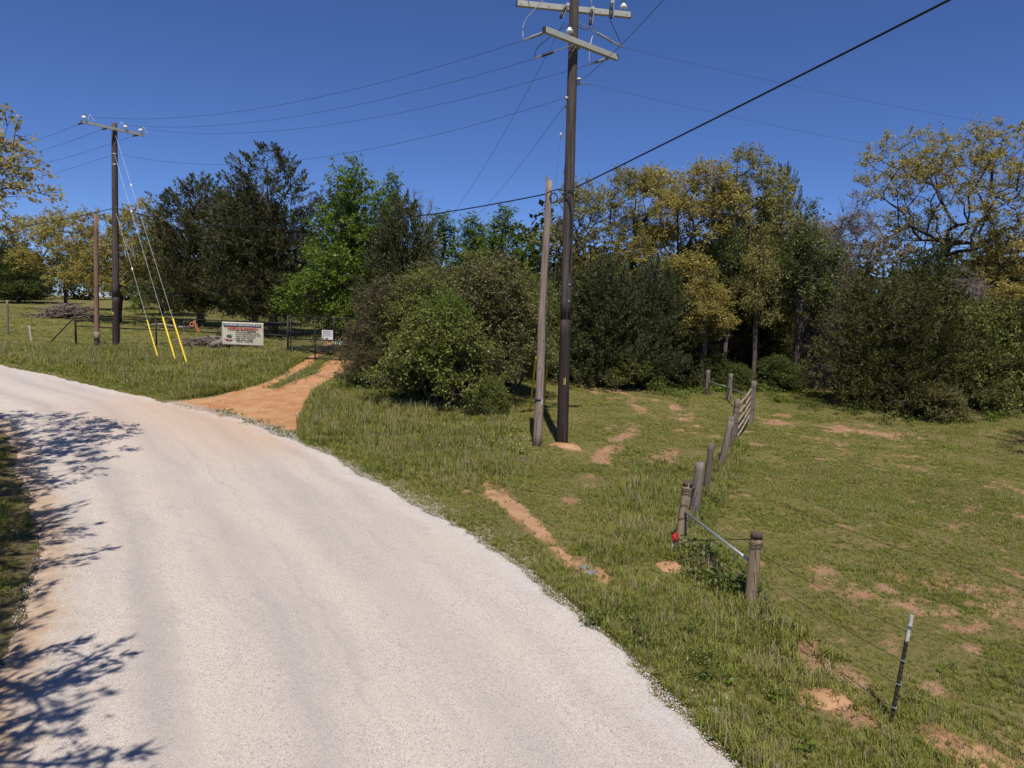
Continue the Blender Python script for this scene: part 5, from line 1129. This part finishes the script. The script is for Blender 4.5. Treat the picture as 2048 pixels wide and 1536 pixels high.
# ---------------------------------------------------------------- ranch fence, gate and signs on the left
RD = unit(np.append(RNCH_B - RNCH_A, 0)); RN = np.array([RD[1], -RD[0], 0])      # along the fence, and towards the road
def rf(x, z_, off=0.0):
    t = (x - RNCH_A[0]) / (RNCH_B[0] - RNCH_A[0]); p = RNCH_A * (1 - t) + RNCH_B * t
    return np.array([p[0], p[1], float(tz(p[0], p[1])) + 0.03 + z_]) + RN * off
rfn = thing('ranch_fence', 'black steel ranch fence with two rails and wire mesh on the left', 'fence')
for x_, h_ in ((-25.2, 2.25), (-20.05, 1.85), (-15.6, 1.85), (-12.16, 2.30)):
    r_ = 0.055 if h_ > 2 else 0.045; m = MB(); m.tube([rf(x_, -0.1), rf(x_, h_)], r_, 12); o = m.build('post', M_BLACKSTEEL, rfn, True)
    MB().lathe(rf(x_, h_), (0, 0, 1), [(0, r_ + 0.006), (0.02, r_ + 0.006), (0.035, r_ * 0.5)], 12).build('post_cap', M_BLACKSTEEL, o, True)
for z_ in (1.86, 1.20): MB().tube([rf(x_, z_, 0.01) for x_ in np.linspace(-25.2, -12.16, 12)], 0.032, 8).build('rail', M_BLACKSTEEL, rfn, True)
MB().tube([rf(-25.2, 1.75), rf(-27.1, 0.0)], 0.035, 8).build('brace', M_BLACKSTEEL, rfn, True)
def mesh_panel(f, x0, x1, z0, z1, dx, dz, r, name, parent):
    m = MB()
    for x_ in np.arange(x0, x1 + 1e-6, dx): m.tube([f(x_, z0), f(x_, z1)], r, 3, False)
    for z_ in np.arange(z0, z1 + 1e-6, dz): m.tube([f(x_, z_) for x_ in np.linspace(x0, x1, 7)], r, 3, False)
    return tag(m.build(name, M_MESHWIRE, parent), kind='stuff')
mesh_panel(lambda x_, z_: rf(x_, z_, -0.04), -18.6, -12.2, 0.05, 2.25, 0.16, 0.18, 0.0035, 'wire_mesh', rfn)
mesh_panel(lambda x_, z_: rf(x_, z_, -0.04), -25.1, -18.6, 0.05, 1.9, 0.3, 0.3, 0.002, 'wire_mesh', rfn)
# gate leaf
GA, GBp = np.array([-12.02, 38.25]), np.array([-7.75, 37.6])
GD = unit(np.append(GBp - GA, 0)); GN = np.array([GD[1], -GD[0], 0])
def gf(s_, z_, off=0.0):
    p = np.append(GA, 0) + GD * s_; return np.array([p[0], p[1], float(tz(GA[0], GA[1])) + 0.05 + z_]) + GN * off
GLEN = 4.3
rg_ = thing('ranch_gate', 'tall black steel ranch gate across the orange driveway', 'gate', tuple(gf(0, 0)))
G0_ = gf(0, 0); gg = lambda s_, z_, off=0.0: gf(s_, z_, off) - G0_
for s_, z0, z1 in ((0.03, -0.02, 2.25), (1.42, -0.02, 2.25), (2.48, 1.0, 2.25), (2.80, -0.02, 0.45), (GLEN, -0.02, 2.25)):
    MB().tube([gg(s_, z0), gg(s_, z1)], 0.035, 8).build('stile', M_BLACKSTEEL, rg_, True)
for z_, r_ in ((0.02, 0.03), (0.45, 0.02), (1.03, 0.03), (2.23, 0.03)): MB().tube([gg(0.03, z_), gg(GLEN, z_)], r_, 8).build('rail', M_BLACKSTEEL, rg_, True)
mesh_panel(lambda s_, z_: gg(s_, z_, 0.03), 0.05, GLEN, 0.45, 1.03, 0.085, 0.085, 0.008, 'lower_mesh', rg_)
mesh_panel(lambda s_, z_: gg(s_, z_, 0.03), 0.05, GLEN, 1.08, 2.2, 0.16, 0.18, 0.0030, 'upper_mesh', rg_)
mesh_panel(lambda s_, z_: gg(s_, z_, -0.03), 0.05, GLEN, 0.06, 0.42, 0.16, 0.16, 0.0030, 'bottom_mesh', rg_)
MB().tube([rf(-8.0, -0.1) * 0 + gf(GLEN + 0.1, -0.1), gf(GLEN + 0.1, 2.3)], 0.055, 10).build('post', M_BLACKSTEEL, rfn, True)

def text_mesh(body, size, name, mat, parent, M, width=None, extrude=0.0, bold=0.0):
    c = bpy.data.curves.new(name, 'FONT'); c.body = body; c.size = size; c.align_x = 'LEFT'; c.align_y = 'BOTTOM_BASELINE'; c.extrude = extrude; c.offset = bold; c.resolution_u = 2
    t = bpy.data.objects.new('tmp_text', c); COL.objects.link(t); bpy.context.view_layer.update()
    dg = bpy.context.evaluated_depsgraph_get(); me = bpy.data.meshes.new_from_object(t.evaluated_get(dg)); bpy.data.objects.remove(t)
    co = np.empty(len(me.vertices) * 3, np.float32); me.vertices.foreach_get('co', co); co = co.reshape(-1, 3)
    if width is not None and len(co): co[:, 0] = (co[:, 0] - co[:, 0].min()) * width / max(1e-6, np.ptp(co[:, 0]))
    co = co @ np.array(M.to_3x3()).T + np.array(M.translation); me.vertices.foreach_set('co', co.astype(np.float32).ravel()); me.update(); me.name = name
    me.materials.clear(); o = link(name, me, mat, parent); return o
def frame(org, xdir, nrm):
    x_ = Vector(xdir).normalized(); n_ = Vector(nrm).normalized(); z_ = Vector((0, 0, 1)); z_ = (z_ - x_ * z_.dot(x_)).normalized()
    M = Matrix.Identity(4); M.col[0][:3] = x_; M.col[1][:3] = z_; M.col[2][:3] = n_; M.col[3][:3] = org
    return M
BW, BH = 2.50, 1.28
bo = rf(-15.98, 0.53, 0.09)
bn = thing('banner', 'cream ranch-for-sale banner tied to the black fence left of the gate', 'banner', tuple(bo))
nxb, nyb = 26, 14; U_, W_ = np.meshgrid(np.linspace(0, 1, nxb), np.linspace(0, 1, nyb)); U_ = U_.ravel(); W_ = W_.ravel()
def bwave(u, v): return 0.012 * np.sin(7 * u + 5 * v) + 0.022 * np.sin(9 * u + 1) * np.clip(0.3 - v, 0, 1) + 0.01 * np.sin(4 * (u + v))
Pb = U_[:, None] * RD * BW + W_[:, None] * np.array([0, 0, BH]) + bwave(U_, W_)[:, None] * RN + (0.03 * np.sin(math.pi * U_) * (W_ < 0.01))[:, None] * np.array([0, 0, 1])
i = (np.arange(nyb - 1)[:, None] * nxb + np.arange(nxb - 1)[None, :]).ravel()
bme = mesh_np('sheet', Pb, np.stack([i, i + 1, i + nxb + 1, i + nxb], 1), True); bs = link('sheet', bme, M_BANNER, bn); bs.modifiers.new('solid', 'SOLIDIFY').thickness = 0.004
def bt(body, u, v, size, mat, name, width=None, bold=0.0, off=0.035):
    return text_mesh(body, size, name, mat, bn, frame(Vector(RD * BW * u + np.array([0, 0, BH * v]) + RN * off), RD, RN), width, 0.0, bold)
m = MB(); c0 = RD * BW * 0.05 + np.array([0, 0, BH * 0.845]) + RN * 0.030; c1 = RD * BW * 0.95; 
sx0 = RD * BW * 0.05; sx1 = RD * BW * 0.95
m.add([sx0 + np.array([0, 0, BH * .835]) + RN * .031, sx1 + np.array([0, 0, BH * .835]) + RN * .031, sx1 + np.array([0, 0, BH * .945]) + RN * .031, sx0 + np.array([0, 0, BH * .945]) + RN * .031], [(0, 1, 2, 3)]); m.build('headline_strip', M_NAVY, bn)
bt('HIGH FENCED GAME RANCH FOR SALE', 0.065, 0.856, 0.13, M_WHITEINK, 'lettering', BW * 0.87, 0.004)
bt('TRIPLE-R-RANCH', 0.14, 0.69, 0.20, M_REDINK, 'lettering', BW * 0.74, 0.008)
for k, (tx, wd_) in enumerate((('ALL RANCH EQUIPMENT, FEEDERS,', 0.58), ('EXOTIC ANIMALS, WHITETAIL DEER', 0.60), ('HOME, BUNKHOUSE, BARN', 0.47))):
    bt(tx, 0.34, 0.53 - 0.085 * k, 0.085, M_INK, 'lettering', BW * wd_, 0.002)
bt('ACRES', 0.46, 0.615, 0.08, M_INK, 'lettering', BW * 0.12, 0.002)
for u0, u1, v_ in ((0.34, 0.43, 0.625), (0.60, 0.83, 0.625), (0.34, 0.45, 0.285), (0.47, 0.58, 0.285), (0.61, 0.75, 0.285), (0.36, 0.52, 0.20), (0.55, 0.76, 0.20), (0.11, 0.25, 0.185)):
    m = MB(); m.add([RD * BW * a_ + np.array([0, 0, BH * b_]) + RN * 0.034 for a_, b_ in ((u0, v_), (u1, v_), (u1, v_ + 0.032), (u0, v_ + 0.032))], [(0, 1, 2, 3)]); m.build('printed_line', M_INK, bn)
bt('MOSSY OAK', 0.07, 0.235, 0.085, M_REDINK, 'lettering', BW * 0.21, 0.004)
def disc(c, rx, rz, mat, name, off):
    pts = [RD * (c[0] + rx * math.cos(q)) + np.array([0, 0, c[1] + rz * math.sin(q)]) + RN * off for q in np.linspace(0, 6.2832, 25)[:-1]]
    m = MB(); m.add(pts, [tuple(range(24))]); m.build(name, mat, bn)
disc((BW * 0.185, BH * 0.40), 0.16, 0.085, M_INK, 'emblem', 0.032); disc((BW * 0.170, BH * 0.405), 0.10, 0.065, M_GREENINK, 'emblem', 0.035); disc((BW * 0.19, BH * 0.40), 0.028, 0.022, M_BANNER, 'emblem', 0.038)
MB().tube([rf(-15.98, 1.80, 0.09) - bo, rf(-15.98, 1.9, 0.02) - bo], 0.006, 4).build('tie', M_CABLE, bn); MB().tube([rf(-13.5, 1.80, 0.09) - bo, rf(-13.5, 1.9, 0.02) - bo], 0.006, 4).build('tie', M_CABLE, bn)
# white notice and green number plate on the gate
sg_ = thing('notice_board', 'white printed notice fixed to the ranch gate', 'sign', tuple(gf(1.83, 1.06, 0.06)))
s0 = gf(1.83, 1.06, 0.06)
def plate(parent, org, w_, h_, th, mat, name):
    m = MB(); M = Matrix((GD, GN, (0, 0, 1))).transposed(); m.box(gf(0, 0) * 0 + GD * w_ / 2 + np.array([0, 0, h_ / 2]), (w_, th, h_), M); return m.build(name, mat, parent)
plate(sg_, s0, 0.62, 0.50, 0.012, M_SIGN, 'plate')
for k, (z_, a_, b_, hh) in enumerate(((0.43, .05, .56, .018), (0.37, .05, .45, .015), (0.31, .05, .57, .015), (0.25, .05, .50, .015), (0.19, .18, .55, .015))):
    m = MB(); M = Matrix((GD, GN, (0, 0, 1))).transposed(); m.box(GD * (a_ + b_) / 2 + GN * 0.009 + np.array([0, 0, z_]), (b_ - a_, 0.004, hh), M); m.build('printed_line', M_INK if k % 2 else M_NAVY, sg_)
for a_, b_, z_ in ((0.02, 0.11, 0.05), (0.2, 0.36, 0.05), (0.06, 0.12, 0.18)):
    m = MB(); M = Matrix((GD, GN, (0, 0, 1))).transposed(); m.box(GD * (a_ + b_) / 2 + GN * 0.010 + np.array([0, 0, z_]), (b_ - a_, 0.004, 0.055), M); m.build('printed_block', M_INK, sg_)
np_ = thing('number_plate', 'small green house-number plate hanging on the ranch gate', 'sign', tuple(gf(2.50, 0.78, 0.06)))
plate(np_, None, 0.56, 0.23, 0.010, M_SIGNGREEN, 'plate')
text_mesh('1147', 0.20, 'lettering', M_WHITEINK, np_, frame(Vector(GD * 0.07 + np.array([0, 0, 0.045]) + GN * 0.010), GD, GN), 0.42, 0.0, 0.006)
# rust-orange cut letters on the fence rail
rl = thing('metal_lettering', 'rust-orange cut metal letters hanging on the black fence rails', 'sign', tuple(rf(-17.95, 1.2, 0.06)))
for k, (ch_, a_, z_) in enumerate((('C', 0.0, 0.28), ('R', 0.24, 0.36), ('R', 0.34, 0.17), ('R', 0.44, -0.03))):
    text_mesh(ch_, 0.34, 'letter', M_RUST, rl, frame(Vector(RD * a_ + np.array([0, 0, z_])), RD, RN), None, 0.012, 0.012)
# old wooden post, white marker, brush and logs on the left
op = thing('old_post', 'thin brown wooden post at the far left edge of the verge', 'post'); post(op, 'shaft', -33.2, 46.6, 2.3, (0.05, 0), 0.07, M_POST, None, None, 21)
ms = thing('marker_stake', 'short chipped white stake leaning in the left verge weeds', 'stake'); post(ms, 'shaft', -29.6, 43.6, 0.9, (-0.12, 0), 0.05, M_WHITE, None, None, 22, 8)
def sticks(name, label, cat, x, y, n, rx, h_, L0, L1, r, mat, seed, kind=None):
    rng = np.random.default_rng(seed); z0 = gz(x, y); m = MB()
    for _ in range(n):
        a_ = rng.uniform(0, 6.28); c = np.array([rng.normal(0, rx * 0.45), rng.normal(0, rx * 0.3), rng.uniform(0.02, h_)]); c[2] *= max(0.1, 1 - abs(c[0]) / (rx * 1.2)); L_ = rng.uniform(L0, L1)
        dv = np.array([math.cos(a_), math.sin(a_), rng.normal(0, 0.25)]) * L_ / 2; k = rng.normal(0, 0.08 * L_, 3)
        lo_ = c - dv; hi_ = c + dv; lo_[2] = max(lo_[2], 0); hi_[2] = max(hi_[2], 0); m.tube([lo_, c + k * np.array([1, 1, 0.5]), hi_], [r * rng.uniform(0.6, 1.2), r, r * 0.4], 5)
    o = m.build(name, mat, None, True, (x, y, z0)); return tag(o, label, cat, kind=kind)
sticks('brush_pile', 'heap of cut brush lying on the pasture behind the ranch fence', 'brush pile', -41.5, 66.0, 150, 2.8, 1.3, 1.2, 3.4, 0.05, M_STICK, 31, 'stuff')
sticks('brush_pile', 'low tangle of dead branches behind the rust-orange letters', 'brush pile', -18.8, 44.2, 70, 2.4, 0.6, 0.8, 2.2, 0.04, M_STICK, 32, 'stuff')
sticks('stick_litter', 'scatter of dead sticks in the grass left of the stub pole foot', 'sticks', 0.30, 19.55, 40, 0.42, 0.07, 0.15, 0.45, 0.008, M_STICK, 33, 'stuff')
sticks('dead_grass', 'mat of dead stalks between the corner post and the tan brace post', 'dead grass', 3.35, 11.1, 60, 0.6, 0.35, 0.3, 0.8, 0.005, M_STICK, 34, 'stuff')
def log(label, a_, b_, r0, r1, seed):
    rng = np.random.default_rng(seed); a_ = np.array((*a_, gz(*a_) + r0 * 0.8)); b_ = np.array((*b_, gz(*b_) + r1 + 0.25)); t = np.linspace(0, 1, 9)
    P = a_ + (b_ - a_) * t[:, None] + np.stack([np.zeros(9), rng.normal(0, .06, 9), 0.15 * np.sin(t * 6)], 1)
    th = thing('fallen_log', label, 'log', tuple(a_)); MB().tube(P - a_, r0 + (r1 - r0) * t, 10).build('stem', M_LOG, th, True)
    for q in (3, 6): MB().tube([P[q] - a_, P[q] - a_ + np.array([0.2, -0.15, 0.5]), P[q] - a_ + np.array([0.5, -0.2, 0.75])], [0.07, 0.05, 0.02], 6).build('branch_stub', M_LOG, th, True)
log('grey fallen log behind the fence, left end of the banner', (-18.3, 43.0), (-15.7, 43.4), 0.17, 0.24, 41); log('grey fallen log lying farther back behind the rust letters', (-20.6, 46.5), (-17.2, 45.6), 0.13, 0.17, 42)
log('pale fallen limb on the pasture under the left cedars', (-30.0, 58.0), (-25.5, 57.0), 0.10, 0.13, 43)

# ---------------------------------------------------------------- soil mounds and small things in the grass
ML = ['sandy ant mound near the steel T-post', 'orange soil mound left of the tan brace post', 'flat soil mound at the foot of the tan brace post', 'trampled soil heap at the corner post', 'orange clay collar round the tall utility pole', 'long sandy bank at the lower right corner', 'small soil clod beside the orange mound']
for (mx, my, ra, rb, hh), lb in zip(MOUNDS, ML):
    nr, na = 9, 26; T_, A_ = np.meshgrid(np.linspace(0, 1, nr), np.linspace(0, 2 * math.pi, na, endpoint=False), indexing='ij')
    k = 1 + 0.22 * np.sin(2 * A_ + mx * 9) + 0.12 * np.sin(5 * A_ + my * 7); rot_ = 0.95 if lb.startswith('long') else 0.0
    lx, ly = ra * 1.15 * k * T_ * np.cos(A_), rb * 1.5 * k * T_ * np.sin(A_)
    X_, Y_ = mx + lx * math.cos(rot_) + ly * math.sin(rot_), my - lx * math.sin(rot_) + ly * math.cos(rot_)
    Z_ = ground_z(X_.ravel(), Y_.ravel()).reshape(X_.shape) + hh * 0.42 * (1 - T_ ** 2) + (fbm(X_ * 11, Y_ * 11, 77, 4) - 0.5) * 0.11 * (1 - T_) - 0.03 * (T_ > 0.95)
    ii = np.arange(nr - 1)[:, None] * na; jj = np.arange(na)[None, :]; j2 = (jj + 1) % na
    F_ = np.stack(np.broadcast_arrays(ii + jj, ii + j2, ii + na + j2, ii + na + jj), -1).reshape(-1, 4)
    me = mesh_np('soil_mound', np.stack([X_ - mx, Y_ - my, Z_ - gz(mx, my)], -1).reshape(-1, 3), F_[:, ::-1], True)
    tag(link('soil_mound', me, M_MOUND, None, (mx, my, gz(mx, my))), lb, 'soil mound', 'soil mounds in the grass')
for x_, y_, sx_, rz_, lb in ((1.30, 11.33, 0.17, 0.3, 'blue-grey plastic lid lying in the dirt path, farther from the road'), (1.37, 11.08, 0.20, 0.9, 'blue-grey plastic lid lying in the dirt path, nearer the road')):
    m = MB(); m.lathe((0, 0, 0), (0.04, -0.05, 1), [(0, sx_ * 0.5), (0.02, sx_ * 0.52), (0.035, sx_ * 0.46)], 7); o = m.build('meter_lid', M_CONC, None, False, (x_, y_, gz(x_, y_) + 0.012)); o.rotation_euler = (0.05, 0.04, rz_); o.scale = (1, 0.75, 1)
    tag(o, lb, 'lid')
m = MB(); m.lathe((0, 0, -0.02), (0.1, 0, 1), [(0, 0.10), (0.05, 0.12), (0.10, 0.08), (0.12, 0.03)], 9); o = m.build('clay_clod', M_MOUND, None, True, (-0.35, 18.35, gz(-0.35, 18.35)))
tag(o, 'red clay clod in the grass above the dirt path', 'clod')
